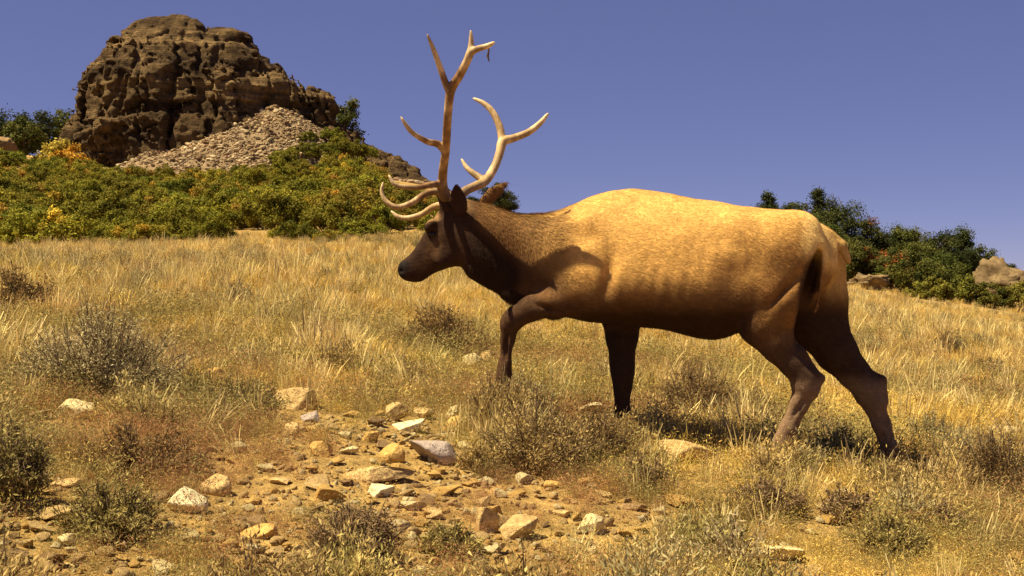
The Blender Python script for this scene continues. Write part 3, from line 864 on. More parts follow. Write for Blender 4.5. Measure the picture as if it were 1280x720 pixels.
# px of the middle, py of the foot, width px, height px, stems, colours, name, label
PALEGREY = ((.36, .30, .135), (.58, .48, .24))
BUSH = [
    (128, 500, 235, 122, 170, PALEGREY, 'sagebrush', 'big grey sagebrush on the left above the smooth pale boulder'),
    (8, 628, 120, 112, 90, WEED, 'dark_bush', 'dark olive bush cut by the left edge near the bottom'),
    (672, 588, 165, 100, 120, DRY, 'dry_bush', 'dry grassy bush right of the purple grey slab'),
    (752, 585, 90, 80, 70, BRN, 'brown_bush', 'dark brown bush hugging the right side of the dry grassy bush'),
    (868, 528, 130, 82, 120, BRN, 'tumbleweed', 'dark brown tumbleweed under the belly of the elk'),
    (545, 442, 105, 66, 70, BRN, 'brown_bush', 'brown bush in the grass under the throat of the elk'),
    (1245, 622, 110, 92, 90, BRN, 'brown_bush', 'dark brown bush near the right edge'),
    (1180, 668, 70, 44, 40, HEATH, 'heath_bush', 'dark low bush below and left of the right edge bush'),
    (1062, 650, 80, 48, 50, HEATH, 'heath_bush', 'low dark reddish bush by the bright stone chip'),
    (442, 700, 130, 74, 80, HEATH, 'heath_bush', 'purplish brown heath bush at the bottom left of centre'),
    (135, 668, 140, 72, 70, WEED, 'weed_clump', 'grey green weeds behind the bottom left corner stones'),
    (172, 590, 180, 62, 80, BRN, 'dry_weeds', 'low brown weeds on the ground between boulder and white wedge'),
    (25, 392, 95, 62, 60, BRN, 'brown_bush', 'brownish bush high at the left edge of the grass'),
    (890, 686, 110, 46, 60, WEED, 'weed_clump', 'greenish weed clump at the bottom right of centre'),
    (1110, 690, 120, 50, 60, WEED, 'weed_clump', 'grey green weed clump at the bottom under the hind legs'),
    (622, 552, 90, 88, 170, DRY, 'dry_bush', 'dry straw bush hiding the raised fore hoof of the elk'),
    (776, 574, 80, 60, 90, DRY, 'dry_bush', 'dry straw bush round the foot of the planted fore leg'),
    (962, 612, 80, 48, 80, DRY, 'dry_bush', 'dry straw bush hiding the near hind hoof'),
    (1112, 626, 90, 52, 90, DRY, 'dry_bush', 'pale dry bush hiding the far hind hoof'),
    (800, 610, 80, 44, 50, HEATH, 'heath_bush', 'dark reddish plant above the flat pinkish stone'),
    (300, 388, 50, 26, 30, BRN, 'brown_bush', 'small brown bush in the far grass under the belt of scrub'),
    (378, 398, 42, 26, 30, BRN, 'brown_bush', 'small brown bush right of the other far grass bush'),
    (1110, 418, 60, 34, 40, DRY, 'dry_bush', 'dry tan bush in the grass right of the rump'),
    (1185, 440, 50, 28, 30, BRN, 'brown_bush', 'small brown bush in the grass at the far right'),
    (300, 520, 130, 56, 60, WEED, 'weed_clump', 'olive weeds around the yellowish rock'),
    (940, 530, 90, 54, 60, DRY, 'dry_bush', 'dry bush in front of the near hind leg'),
    (1050, 585, 90, 56, 60, WEED, 'weed_clump', 'grey green weeds between the two hind hooves'),
    (1160, 560, 90, 50, 60, GREY, 'sagebrush', 'grey sagebrush just right of the hind hooves'),
    (600, 590, 60, 40, 30, DRY, 'dry_bush', 'thin dry tuft bush beside the purple grey slab'),
    (420, 470, 110, 50, 50, DRY, 'dry_bush', 'dry straw bush at the top of the stony patch'),
    (960, 640, 110, 48, 60, HEATH, 'heath_bush', 'reddish heath patch at the bottom right of the elk'),
    (560, 690, 90, 40, 40, WEED, 'weed_clump', 'green weeds at the bottom in front of the pointed rock'),
]
for i, (px, py, w, hpx, ns, cl, nm, lab) in enumerate(BUSH):
    X, Y, z = at(px, py); S = Y / F
    ms = sage_meshes(1800 + i, w * S, hpx * S, int(ns * 1.3), 95, .017 if Y < 9 else .03, cl[0], cl[1], twig=(.17, .115, .06), upright=.9 if cl is DRY else .4)
    t = empty(nm, (X, Y, z - .01)); link('foliage', ms[0], t); link('stems', ms[1], t)
    tag(t, lab, 'bush')

# ------------------------------------------------------------------ grass, weeds and gravel: nobody could count them
def scatter(name, P, rot, scl, idx, src, label=None):
    me = bpy.data.meshes.new(name)
    me.vertices.add(len(P)); me.vertices.foreach_set('co', np.asarray(P, np.float32).ravel())
    for nm, typ, key, dat in (('rot', 'FLOAT_VECTOR', 'vector', rot), ('scl', 'FLOAT_VECTOR', 'vector', scl), ('idx', 'INT', 'value', idx)):
        a = me.attributes.new(nm, typ, 'POINT'); a.data.foreach_set(key, np.asarray(dat, np.int32 if typ == 'INT' else np.float32).ravel())
    o = link(name, me); tag(o, label, kind='stuff')
    c = bpy.data.collections.new(name + ' sources')
    for j, m in enumerate(src):
        c.objects.link(bpy.data.objects.new('%s_%02d' % (name, j), m))
    g = bpy.data.node_groups.new(name + ' scatter', 'GeometryNodeTree')
    g.interface.new_socket('Geometry', in_out='INPUT', socket_type='NodeSocketGeometry')
    g.interface.new_socket('Geometry', in_out='OUTPUT', socket_type='NodeSocketGeometry')
    gi = g.nodes.new('NodeGroupInput'); go = g.nodes.new('NodeGroupOutput')
    ip = g.nodes.new('GeometryNodeInstanceOnPoints'); ci = g.nodes.new('GeometryNodeCollectionInfo')
    ci.inputs['Collection'].default_value = c; ci.inputs['Separate Children'].default_value = True; ci.inputs['Reset Children'].default_value = True
    def att(nm, typ):
        n = g.nodes.new('GeometryNodeInputNamedAttribute'); n.data_type = typ; n.inputs['Name'].default_value = nm
        return n.outputs['Attribute']
    ip.inputs['Pick Instance'].default_value = True
    g.links.new(gi.outputs[0], ip.inputs['Points']); g.links.new(ci.outputs[0], ip.inputs['Instance'])
    g.links.new(att('idx', 'INT'), ip.inputs['Instance Index'])
    er = g.nodes.new('FunctionNodeEulerToRotation'); g.links.new(att('rot', 'FLOAT_VECTOR'), er.inputs[0])
    g.links.new(er.outputs[0], ip.inputs['Rotation']); g.links.new(att('scl', 'FLOAT_VECTOR'), ip.inputs['Scale'])
    g.links.new(ip.outputs[0], go.inputs[0])
    md = o.modifiers.new('scatter', 'NODES'); md.node_group = g
    return o

GRASS = foliage_mat('dry grass', .025, (.72, 1.3), .3)
def tuft(seed, n, rad, h, wid, lo, hi, lean=.35, heads=0.0, nodes=4):
    r = np.random.default_rng(seed)
    A = Acc(); VV = []; QQ = []; CC = []; off = 0
    for j in range(n):
        az = r.uniform(0, 6.283); q = r.random() ** .5
        b = np.array([math.cos(az) * q * rad, math.sin(az) * q * rad, -.02])
        H = h * r.uniform(.45, 1.1); az2 = az + r.normal() * .9
        ln = H * lean * r.uniform(.2, 1.6)
        t = np.linspace(0, 1, nodes)[:, None]
        cv = b + np.array([math.cos(az2) * ln, math.sin(az2) * ln, 0]) * t ** 2 + np.array([0, 0, H]) * (t - .12 * t ** 3)
        sd = np.array([-math.sin(az2 + r.normal() * .8), math.cos(az2), 0]); sd /= np.linalg.norm(sd)
        w = wid * r.uniform(.6, 1.3) * (1 - .75 * t ** 1.5)
        if r.random() < heads: w[-2:] = wid * 1.9 * np.array([[1.0], [.5]])
        V = np.concatenate([cv - sd * w * .5, cv + sd * w * .5]); 
        i = np.arange(nodes - 1)
        Q = np.stack([i, i + nodes, i + nodes + 1, i + 1], 1)
        VV.append(V); QQ.append(Q + off); off += 2 * nodes
        c = np.asarray(lo) + (np.asarray(hi) - np.asarray(lo)) * r.random(); c = c * r.uniform(.7, 1.2)
        CC.append(np.tile(c, (2 * nodes, 1)))
    return mesh_np('tuft', np.concatenate(VV), np.concatenate(QQ), GRASS, True, np.concatenate(CC))

def forb(seed, n, rad, h, leaf, lo, hi):
    r = np.random.default_rng(seed)
    P = np.stack([r.normal(size=n) * rad * .5, r.normal(size=n) * rad * .5, np.abs(r.random(n)) ** .8 * h], 1)
    P[:, :2] *= (.5 + P[:, 2:3] / h)
    d = r.normal(size=(n, 3)) + np.array([0, 0, .5]); d /= np.linalg.norm(d, axis=1, keepdims=True)
    sd = np.cross(d, r.normal(size=(n, 3))); sd /= np.linalg.norm(sd, axis=1, keepdims=True)
    L = leaf * r.uniform(.5, 1.5, (n, 1))
    V = np.stack([P, P + d * L * .5 + sd * L * .12, P + d * L, P + d * L * .5 - sd * L * .12], 1).reshape(-1, 3)
    c = np.asarray(lo) + (np.asarray(hi) - np.asarray(lo)) * r.random((n, 1))
    return mesh_np('forb', V, np.arange(4 * n).reshape(n, 4), GRASS, False, np.repeat(c, 4, 0))

GOLD = ((.52, .335, .07), (.80, .57, .155)); PALE = ((.58, .43, .15), (.82, .66, .30)); RUST = ((.32, .15, .07), (.52, .29, .12))
OLV = ((.20, .165, .05), (.40, .31, .11))
tufts = [tuft(40 + i, 46, .10, .30, .0042, *GOLD, heads=.25) for i in range(4)]
tufts += [tuft(50 + i, 40, .09, .38, .0040, *PALE, lean=.22, heads=.4) for i in range(4)]
tufts += [tuft(60 + i, 44, .12, .20, .0042, *GOLD, lean=.6) for i in range(3)]
tufts += [tuft(66 + i, 36, .10, .24, .0045, *OLV, lean=.45, heads=.2) for i in range(3)]
forbs = [forb(70 + i, 300, .14, .17, .016, *OLV) for i in range(3)]
forbs += [forb(75 + i, 260, .13, .13, .012, *RUST) for i in range(3)]
forbs += [forb(80 + i, 280, .14, .12, .013, (.48, .33, .07), (.78, .57, .16)) for i in range(3)]

def wedge(rng, n, y0, y1, k=.72, p=1.0):
    n = int(n * 1.2)
    u = rng.random(n)
    Y = np.sqrt(y0 ** 2 + u * (y1 ** 2 - y0 ** 2))
    return rng.uniform(-1, 1, n) * k * Y, Y

r_ = np.random.default_rng(77)
BIG = [(a, b, c * b) for a, b, c in ROCK_XY[:len(ROCKS)]] + [(a, b, c * b) for a, b, c in ROCK_XY[len(ROCKS):]]
def clear_of_rocks(X, Y, m=0.0):
    ok = np.ones(len(X), bool)
    for j, (a, b, rad) in enumerate(BIG):
        n = math.hypot(a, b); ux, uy = -a / n, -b / n
        t = np.clip((X - a) * ux + (Y - b) * uy, 0, .45 if j < len(ROCKS) else .12)
        d = np.hypot(X - a - t * ux, Y - b - t * uy)
        ok &= (d > rad * 1.05 + .02 + (m if j < len(ROCKS) else 0)) | (r_.random(len(X)) < .12)
    return ok
def make_grass():
    Xs, Ys = [], []
    for n, a, b in ((9000, 2.2, 6), (22000, 6, 12), (30000, 12, 22), (26000, 22, 36), (20000, 36, 50)):
        x, y = wedge(r_, n, a, b); Xs.append(x); Ys.append(y)
    X = np.concatenate(Xs); Y = np.concatenate(Ys)
    rk = rocky(X, Y)
    patch = vn3(X * .55, Y * .55, 5.0)
    keep = r_.random(len(X)) < np.clip((1 - rk * .5) * (.52 + .8 * patch + .75 * vn3(X * 2.1, Y * 2.1, 8.0)) * (.55 + .45 * smooth(5, 8, Y)), .03, 1)
    # no grass under the scrub belt on the left
    px = 640 + F * X / Y
    keep &= ~((Y > 36) & (px < 640))
    keep &= clear_of_rocks(X, Y)
    X, Y, rk, patch = X[keep], Y[keep], rk[keep], patch[keep]
    n = len(X)
    P = np.stack([X, Y, ground_z(X, Y)], 1)
    q = r_.random(n)
    pick = np.where(q < .40, r_.integers(0, 4, n), np.where(q < .68, r_.integers(4, 8, n), np.where(q < .86, r_.integers(8, 11, n), r_.integers(11, 14, n))))
    s_tall = r_.random(n) < .05
    pick = np.where(s_tall, r_.integers(4, 8, n), pick)
    green = vn3(X * .35 + 9, Y * .35, 1.0) + smooth(1.0, 5, X) * .5 * (1 - smooth(9, 16, Y))
    pick = np.where((green > .35) & (r_.random(n) < .6), r_.integers(11, 14, n), pick)
    s = r_.uniform(.38, 1.12, n) * (1 - .5 * rk) * (.66 + .16 * smooth(6, 14, Y)) * (1 - .12 * smooth(22, 36, Y))
    s *= .85 + .35 * vn3(X * .9, Y * .9, 7.0)
    s *= 1 - .42 * smooth(6.2, 4.6, Y)
    s = np.where(s_tall, s * 1.0 + .35, s)
    rot = np.stack([r_.normal(size=n) * .24, r_.normal(size=n) * .24, r_.uniform(0, 6.28, n)], 1)
    FP, FS = [], []
    for fx, fy, hh in ((628, 556, .72), (776, 576, .5), (966, 612, .42), (1110, 622, .42)):
        ax, ay, _ = at(fx, fy)
        for _ in range(26):
            x, y = ax + r_.normal() * .11, ay - r_.uniform(-.15, .35)
            FP.append((x, y, float(ground_z(x, y)))); FS.append(hh * r_.uniform(.7, 1.25))
    m = len(FP); P = np.vstack([P, FP]); s = np.append(s, FS); pick = np.append(pick, r_.integers(4, 8, m))
    rot = np.vstack([rot, np.stack([r_.normal(size=m) * .15, r_.normal(size=m) * .15, r_.uniform(0, 6.28, m)], 1)])
    scatter('dry_grass', P, rot, np.stack([s * 1.1, s * 1.1, s], 1), pick, tufts, 'golden dry grass covering the hillside')
    Xs, Ys = [], []
    for m, a, b in ((30000, 2.2, 6), (24000, 6, 11), (6000, 11, 22)):
        x, y = wedge(r_, m, a, b); Xs.append(x); Ys.append(y)
    X = np.concatenate(Xs); Y = np.concatenate(Ys)
    rk = rocky(X, Y); patch = vn3(X * 1.1 + 4, Y * 1.1, 2.0)
    keep = r_.random(len(X)) < np.clip(.70 + .5 * patch - .12 * rk, .15, 1)
    keep &= clear_of_rocks(X, Y)
    keep |= (rk > .4) & (r_.random(len(X)) < .3 + .5 * vn3(X * 2.6, Y * 2.6, 4.0)) & clear_of_rocks(X, Y)
    X, Y, rk = X[keep], Y[keep], rk[keep]; n = len(X)
    pt = vn3(X * .8, Y * .8, 6.0) + r_.normal(size=n) * .35
    pick = np.where(pt < -.52, r_.integers(3, 6, n), np.where(pt < -.1, r_.integers(0, 3, n), r_.integers(6, 9, n)))
    s = np.clip(r_.lognormal(-.45, .42, n), .25, 1.5) * (1 - .22 * rk) * (.72 + .28 * smooth(4, 8, Y))
    rot = np.stack([r_.normal(size=n) * .1, r_.normal(size=n) * .1, r_.uniform(0, 6.28, n)], 1)
    scatter('low_weeds', np.stack([X, Y, ground_z(X, Y) - .01], 1), rot, np.stack([s, s, s], 1), pick, forbs, 'low olive rust and yellow weeds between the grass')
make_grass()

def make_sage():
    src = []
    for i in range(6):
        cl = (((.34, .28, .12), (.52, .43, .20)), WEED, DRY, GREY, BRN, DRY)[i]
        r = np.random.default_rng(260 + i); A = Acc(); n = 1100
        for j in range(26):
            az = r.uniform(0, 6.283); q = r.random() ** .6
            e = np.array([math.cos(az) * q * .17, math.sin(az) * q * .17, .24 * (1 - .5 * q) * r.uniform(.5, 1.1)])
            A.add(*tube([[e[0] * .1, e[1] * .1, -.02], e * .55 + r.normal(size=3) * .012, e], [.0034, .0024, .0012], 3), np.array([.20, .14, .075]) * r.uniform(.6, 1.4))
            m = n // 26; t = r.uniform(.2, 1.05, (m, 1)); P = e * t + r.normal(size=(m, 3)) * .018
            d = r.normal(size=(m, 3)) * .6 + e / np.linalg.norm(e) + (0, 0, .3); d /= np.linalg.norm(d, axis=1, keepdims=True)
            sd = np.cross(d, r.normal(size=(m, 3))); sd /= np.linalg.norm(sd, axis=1, keepdims=True); L = .018 * r.uniform(.6, 1.5, (m, 1))
            c = np.asarray(cl[0]) + (np.asarray(cl[1]) - np.asarray(cl[0])) * r.random((m, 1))
            A.add(np.stack([P - sd * L * .1, P + d * L * .5 + sd * L * .14, P + d * L, P + d * L * .5 - sd * L * .14], 1).reshape(-1, 3), np.arange(m * 4).reshape(m, 4), np.repeat(c, 4, 0))
        src.append(A.mesh('tuft', GRASS, False))
    Xs, Ys = [], []
    for m, a, b in ((420, 2.5, 6), (900, 6, 12), (1300, 12, 22), (1200, 22, 34)):
        x, y = wedge(r_, m, a, b); Xs.append(x); Ys.append(y)
    X = np.concatenate(Xs); Y = np.concatenate(Ys)
    keep = (vn3(X * .45, Y * .45, 12.0) + .5 * vn3(X * 1.4, Y * 1.4, 3.0) + r_.normal(size=len(X)) * .25 - .55 * rocky(X, Y)) > .10
    keep &= clear_of_rocks(X, Y, .17)
    X, Y = X[keep], Y[keep]; n = len(X); s = r_.uniform(.45, 1.2, n)
    scatter('sage_tufts', np.stack([X, Y, ground_z(X, Y) - .01], 1), np.stack([r_.normal(size=n) * .12, r_.normal(size=n) * .12, r_.uniform(0, 6.28, n)], 1),
            np.stack([s * 1.15, s * 1.15, s], 1), r_.integers(0, 6, n), src, 'small grey green and brown sage tufts scattered through the grass')
make_sage()

def make_gravel():
    src = []
    for i in range(8):
        V, fc = rock_arrays(300 + i, (1, .8, .55), 10, .05, ICO2, .4, .75)
        src.append(mesh_np('pebble', V, fc, RM[('tan', 'orange', 'pale', 'tan', 'brown', 'orange', 'pale', 'tan')[i]], True))
    X, Y = wedge(r_, 42000, 2.2, 9.5)
    rk = rocky(X, Y)
    keep = r_.random(len(X)) < .06 + .94 * rk * np.clip(.55 + .6 * vn3(X * 1.6, Y * 1.6, 3.3), .1, 1)
    X, Y = X[keep], Y[keep]; n = len(X)
    s = np.clip(r_.lognormal(-3.75, .5, n), .008, .07)
    rot = np.stack([r_.normal(size=n) * .4, r_.normal(size=n) * .4, r_.uniform(0, 6.28, n)], 1)
    scatter('gravel', np.stack([X, Y, ground_z(X, Y) + s * .1], 1), rot, np.stack([s, s, s * r_.uniform(.7, 1.3, n)], 1), r_.integers(0, 8, n), src, 'small tan stones and gravel strewn on the bare slope')
make_gravel()

# one dry stick on the bare ground
X0, Y0, z0 = at(150, 604); X1, Y1, z1 = at(240, 572)
A = Acc(); A.add(*tube([[0, 0, .02], [(X1 - X0) * .5, (Y1 - Y0) * .5, (z1 - z0) * .5 + .05], [X1 - X0, Y1 - Y0, z1 - z0 + .06]], [.007, .006, .003], 6), (.42, .32, .19))
o = link('dry_stick', A.mesh('dry_stick', TWIG), None, (X0, Y0, z0)); tag(o, 'thin dry stick slanting over the low brown weeds', 'stick')

# ------------------------------------------------------------------ the elk
YAW = math.radians(12)
CX, CY = (800 - 640) / F * 6.6, 6.6
_c, _s = math.cos(YAW), math.sin(YAW)
ZB = -0.93
def el(px, py, l=0.0):
    """photograph pixel + distance l from the elk's middle plane (towards its left side) -> elk coordinates (forward, left, up)"""
    kx = (px - 640) / F
    s = (CX - l * _s - kx * CY + kx * l * _c) / (_c + kx * _s)
    Y = CY + s * _s - l * _c
    return np.array([s, l, (360 - py) / F * Y - ZB])
def mpp(px, l=0.0):
    s = el(px, 360, l)[0]
    return (CY + s * _s - l * _c) / F
def to_px(V):
    s, l, z = V[:, 0], V[:, 1], V[:, 2] + ZB
    X = CX - s * _c - l * _s; Y = CY + s * _s - l * _c
    return 640 + F * X / Y, 360 - F * z / Y

class Field:
    def __init__(self, lo, hi, h):
        self.h = h; self.lo = np.asarray(lo, float)
        self.ax = [np.arange(lo[i], hi[i], h).astype(np.float32) for i in range(3)]
        self.D = np.full([len(a) for a in self.ax], 0.6, np.float32)
    def box(self, lo, hi):
        sl = []; g = []
        for i in range(3):
            a = int(np.searchsorted(self.ax[i], lo[i])); b = int(np.searchsorted(self.ax[i], hi[i]))
            a = max(0, a); b = min(len(self.ax[i]), max(b, a + 1))
            sl.append(slice(a, b)); g.append(self.ax[i][a:b])
        return tuple(sl), g[0][:, None, None], g[1][None, :, None], g[2][None, None, :]
    def join(self, sl, d, k):
        a = self.D[sl]
        if k < 1e-6: self.D[sl] = np.minimum(a, d); return
        t = np.clip(.5 + .5 * (a - d) / k, 0, 1)
        self.D[sl] = a * (1 - t) + d * t - k * t * (1 - t)
    def cut(self, sl, d, k):
        a = self.D[sl]; d = -d
        t = np.clip(.5 - .5 * (a - d) / k, 0, 1)
        self.D[sl] = a * (1 - t) + d * t + k * t * (1 - t)
    def bone(self, a, b, ra, rb, k=.03, flat=1.0):
        a = np.asarray(a, float); b = np.asarray(b, float); m = max(ra, rb) * max(1, flat) + k + .03
        sl, x, y, z = self.box(np.minimum(a, b) - m, np.maximum(a, b) + m)
        d = b - a; L = max(float(d @ d), 1e-9)
        t = np.clip(((x - a[0]) * d[0] + (y - a[1]) * d[1] + (z - a[2]) * d[2]) / L, 0, 1)
        q = np.sqrt((x - a[0] - t * d[0]) ** 2 + ((y - a[1] - t * d[1]) / flat) ** 2 + (z - a[2] - t * d[2]) ** 2)
        self.join(sl, (q - (ra + (rb - ra) * t)).astype(np.float32), k)
    def ell(self, c, r, k=.04, ang=0.0, cut=False, yaw=0.0):
        c = np.asarray(c, float); m = max(r) + k + .03
        sl, x, y, z = self.box(c - m, c + m)
        x = x - c[0]; y = y - c[1]; z = z - c[2]
        ca, sa = math.cos(ang), math.sin(ang)
        x, z = x * ca + z * sa, -x * sa + z * ca
        if yaw:
            cb, sb = math.cos(yaw), math.sin(yaw); x, y = x * cb + y * sb, -x * sb + y * cb
        k0 = np.sqrt((x / r[0]) ** 2 + (y / r[1]) ** 2 + (z / r[2]) ** 2)
        k1 = np.sqrt((x / r[0] ** 2) ** 2 + (y / r[1] ** 2) ** 2 + (z / r[2] ** 2) ** 2)
        d = (k0 * (k0 - 1) / np.maximum(k1, 1e-6)).astype(np.float32)
        (self.cut if cut else self.join)(sl, d, k)

def crom(P, n):
    """Catmull-Rom through rows of P."""
    P = np.asarray(P, float); P2 = np.vstack([2 * P[0] - P[1], P, 2 * P[-1] - P[-2]])
    out = []
    for i in range(len(P) - 1):
        p0, p1, p2, p3 = P2[i:i + 4]
        t = np.linspace(0, 1, n, endpoint=False)[:, None]
        out.append(.5 * (2 * p1 + (p2 - p0) * t + (2 * p0 - 5 * p1 + 4 * p2 - p3) * t ** 2 + (3 * p1 - p0 - 3 * p2 + p3) * t ** 3))
    return np.vstack(out + [P[-1:]])

def leg(Fd, pts, k=.035):
    """pts: (px, py, l, radius px, flat)"""
    for p, q in zip(pts[:-1], pts[1:]):
        Fd.bone(el(p[0], p[1], p[2]), el(q[0], q[1], q[2]), p[3] * mpp(p[0]), q[3] * mpp(q[0]), k, (p[4] + q[4]) / 2)

def build_elk_body():
    h = 0.0095
    Fd = Field((-1.75, -.46, -.16), (1.50, .46, 1.75), h)
    # trunk and neck: px, top, bottom, half width (m), narrowing towards the top
    TR = [(566, 250, 316, .060, .1), (580, 248, 333, .088, .05), (600, 253, 346, .108, .0), (622, 259, 355, .125, .0), (650, 266, 371, .150, .0), (672, 266, 382, .175, .05),
          (692, 264, 391, .200, .14), (712, 257, 397, .222, .24), (740, 246, 403, .245, .30), (770, 239, 406, .262, .30), (800, 239, 408, .280, .26), (830, 243, 411, .298, .20),
          (862, 248, 418, .310, .14), (892, 253, 423, .310, .12), (920, 257, 417, .295, .12), (950, 260, 407, .270, .14), (982, 265, 396, .235, .16), (1008, 272, 384, .190, .15),
          (1030, 285, 366, .140, .1), (1046, 302, 345, .085, .0)]
    S = np.array([[el(p[0], p[1])[0], (el(p[0], p[1])[2] + el(p[0], p[2])[2]) / 2, (el(p[0], p[1])[2] - el(p[0], p[2])[2]) / 2, p[3], p[4]] for p in TR])
    S = crom(S, 12)[::-1]
    sl, x, y, z = Fd.box((S[0, 0] - .12, -.46, .1), (S[-1, 0] + .12, .46, 1.75))
    xs = x[:, 0, 0]; xc = np.clip(xs, S[0, 0], S[-1, 0])
    zc, hh, ww, tp = [np.interp(xc, S[:, 0], S[:, i])[:, None, None] for i in (1, 2, 3, 4)]
    v = (z - zc) / hh
    w = ww * (1 - tp * v)
    q = (np.abs(y / w) ** 2.25 + np.abs(v) ** 2.25) ** (1 / 2.25)
    d = (q - 1) * np.minimum(ww, hh)
    ex = np.abs(xs - xc)[:, None, None]
    d = np.where(ex > 0, np.sqrt(np.maximum(d, 0) ** 2 + ex ** 2), d)
    Fd.join(sl, d.astype(np.float32), 0)
    # head
    a = el(568, 262); b = el(503, 340); u = (b - a); L = np.linalg.norm(u); u /= L; nrm = np.array([u[2], 0, -u[0]]) * -1
    if nrm[2] < 0: nrm = -nrm
    sc = L / 101.5
    HD = np.array([(-6, 8, -30, .055), (6, 14, -42, .075), (20, 12.5, -50, .088), (32, 11, -51, .090), (47, 9.5, -48, .076), (60, 7.5, -41, .063), (75, 6.5, -32.5, .053), (86, 8, -29, .051), (95, 9.5, -26, .052), (102, 7, -19, .045), (107, 1, -10, .028)], float)
    HD[:, :3] *= sc; HD = crom(HD, 10)
    sl, x, y, z = Fd.box(np.minimum(a, b) + (-.25, -.2, -.25), np.maximum(a, b) + (.25, .2, .25))
    t = (x - a[0]) * u[0] + (z - a[2]) * u[2]; n = (x - a[0]) * nrm[0] + (z - a[2]) * nrm[2]
    tc = np.clip(t, HD[0, 0], HD[-1, 0])
    nt, nb, hw = [np.interp(tc, HD[:, 0], HD[:, i]) for i in (1, 2, 3)]
    nc = (nt + nb) / 2; hn = (nt - nb) / 2; v = (n - nc) / hn
    q = (np.abs(y / (hw * (1 + .18 * v))) ** 2.3 + np.abs(v) ** 2.3) ** (1 / 2.3)
    d = (q - 1) * np.minimum(hn, hw); ex = np.abs(t - tc)
    d = np.where(ex > 0, np.sqrt(np.maximum(d, 0) ** 2 + ex ** 2), d)
    Fd.join(sl, d.astype(np.float32), .045)
    def hp(t, n, l): return a + u * t * sc + nrm * n * sc + np.array([0, l, 0])
    for sg in (1, -1):
        Fd.ell(hp(32, 6, sg * .082), (.045, .028, .030), .02, math.atan2(u[2], u[0]))       # brow
        Fd.ell(hp(38, -3, sg * .097), (.026, .02, .017), .012, math.atan2(u[2], u[0]), cut=True)  # eye socket
        Fd.ell(hp(100, 0, sg * .044), (.014, .014, .010), .008, math.atan2(u[2], u[0]) + .6, cut=True)  # nostril
        Fd.ell(hp(48, -32, sg * .055), (.07, .03, .055), .03, math.atan2(u[2], u[0]))       # cheek
        Fd.bone(hp(2, 8, sg * .05), hp(-6, 22, sg * .07), .036, .030, .02)                   # pedicle
    # mouth line
    for sg in (1, -1):
        for f in np.linspace(0, 1, 8):
            Fd.ell(hp(104 - 26 * f, -14 - 8 * f, sg * (.042 + .012 * f)), (.010, .012, .005), .006, math.atan2(u[2], u[0]), cut=True)
    # ears
    def ear(base, tip, w, thick, face):
        base = np.asarray(base); tip = np.asarray(tip); d = tip - base; L = np.linalg.norm(d); d /= L
        m = np.asarray(face, float); m -= d * (m @ d); m /= np.linalg.norm(m); sd = np.cross(d, m)
        c = (base + tip) / 2; sl, x, y, z = Fd.box(c - L * .75, c + L * .75)
        x = x - base[0]; y = y - base[1]; z = z - base[2]
        t = (x * d[0] + y * d[1] + z * d[2]) / L; p = x * m[0] + y * m[1] + z * m[2]; s = x * sd[0] + y * sd[1] + z * sd[2]
        tcl = np.clip(t, 0, 1)
        wid = w * np.interp(tcl, [0, .15, .45, .75, 1], [.50, .8, 1.0, .68, .12])
        pc = p - (s / w) ** 2 * w * .32 * (1 - .4 * tcl)                    # cupped
        qq = np.sqrt((s / wid) ** 2 + (pc / thick) ** 2)
        dd = (qq - 1) * thick * .9
        e = np.abs(t - tcl) * L
        dd = np.where(e > 0, np.sqrt(np.maximum(dd, 0) ** 2 + e ** 2), dd)
        Fd.join(sl, dd.astype(np.float32), .014)
    ear(el(577, 268, .10), el(570, 230, .165), .062, .015, (.25, .95, -.1))
    ear(el(600, 256, -.085), el(634, 227, -.20), .046, .015, (.5, -.6, .6))
    # legs
    leg(Fd, [(716, 312, .11, 40, .5), (730, 350, .155, 32, .6), (722, 365, .165, 26, .75), (698, 376, .165, 19.5, .85), (664, 386, .155, 14.0, .85), (644, 397, .15, 11.5, .9), (637, 405, .15, 10.2, .9),
             (635, 425, .15, 8.0, .95), (631, 455, .15, 7.2, .95), (630, 470, .15, 8.4, .95), (628, 484, .15, 7.0, 1)])
    leg(Fd, [(768, 350, -.12, 38, .6), (776, 392, -.14, 25, .75), (778, 420, -.14, 20, .85), (778, 452, -.14, 15.5, .9), (778, 466, -.14, 14.8, .95), (778, 482, -.14, 12, .95), (778, 515, -.14, 9.0, .95),
             (777, 532, -.14, 9.2, .95), (771, 545, -.14, 7.5, 1)])
    leg(Fd, [(975, 322, .15, 58, .50), (972, 372, .165, 47, .55), (957, 402, .165, 32, .62), (975, 428, .16, 24, .70), (994, 454, .155, 18, .8), (1006, 470, .15, 16, .85), (1008, 485, .15, 14.0, .85), (1000, 503, .15, 11.0, .9),
             (985, 536, .15, 9.2, .95), (978, 553, .15, 9.8, .95), (970, 569, .15, 7.6, 1)])
    leg(Fd, [(998, 462, .15, 9, .6), (1025, 473, .15, 6.5, .8), (1014, 492, .15, 8, .85)], .02)
    leg(Fd, [(1008, 325, -.15, 50, .52), (1018, 372, -.17, 41, .6), (1024, 405, -.17, 35, .65), (1046, 440, -.16, 26, .72), (1068, 466, -.155, 20, .8), (1083, 486, -.15, 17, .85), (1092, 502, -.15, 14.0, .85), (1102, 530, -.15, 10.4, .9),
             (1112, 562, -.15, 9.4, .95), (1115, 574, -.15, 10.2, .95), (1110, 588, -.15, 8.0, 1)])
    leg(Fd, [(1070, 462, -.15, 10, .6), (1101, 476, -.15, 7, .8), (1102, 500, -.15, 9, .85)], .02)
    # bony joints
    Fd.ell(el(640, 399, .15), (.040, .040, .050), .02, .5); Fd.ell(el(778, 466, -.14), (.055, .05, .06), .02)
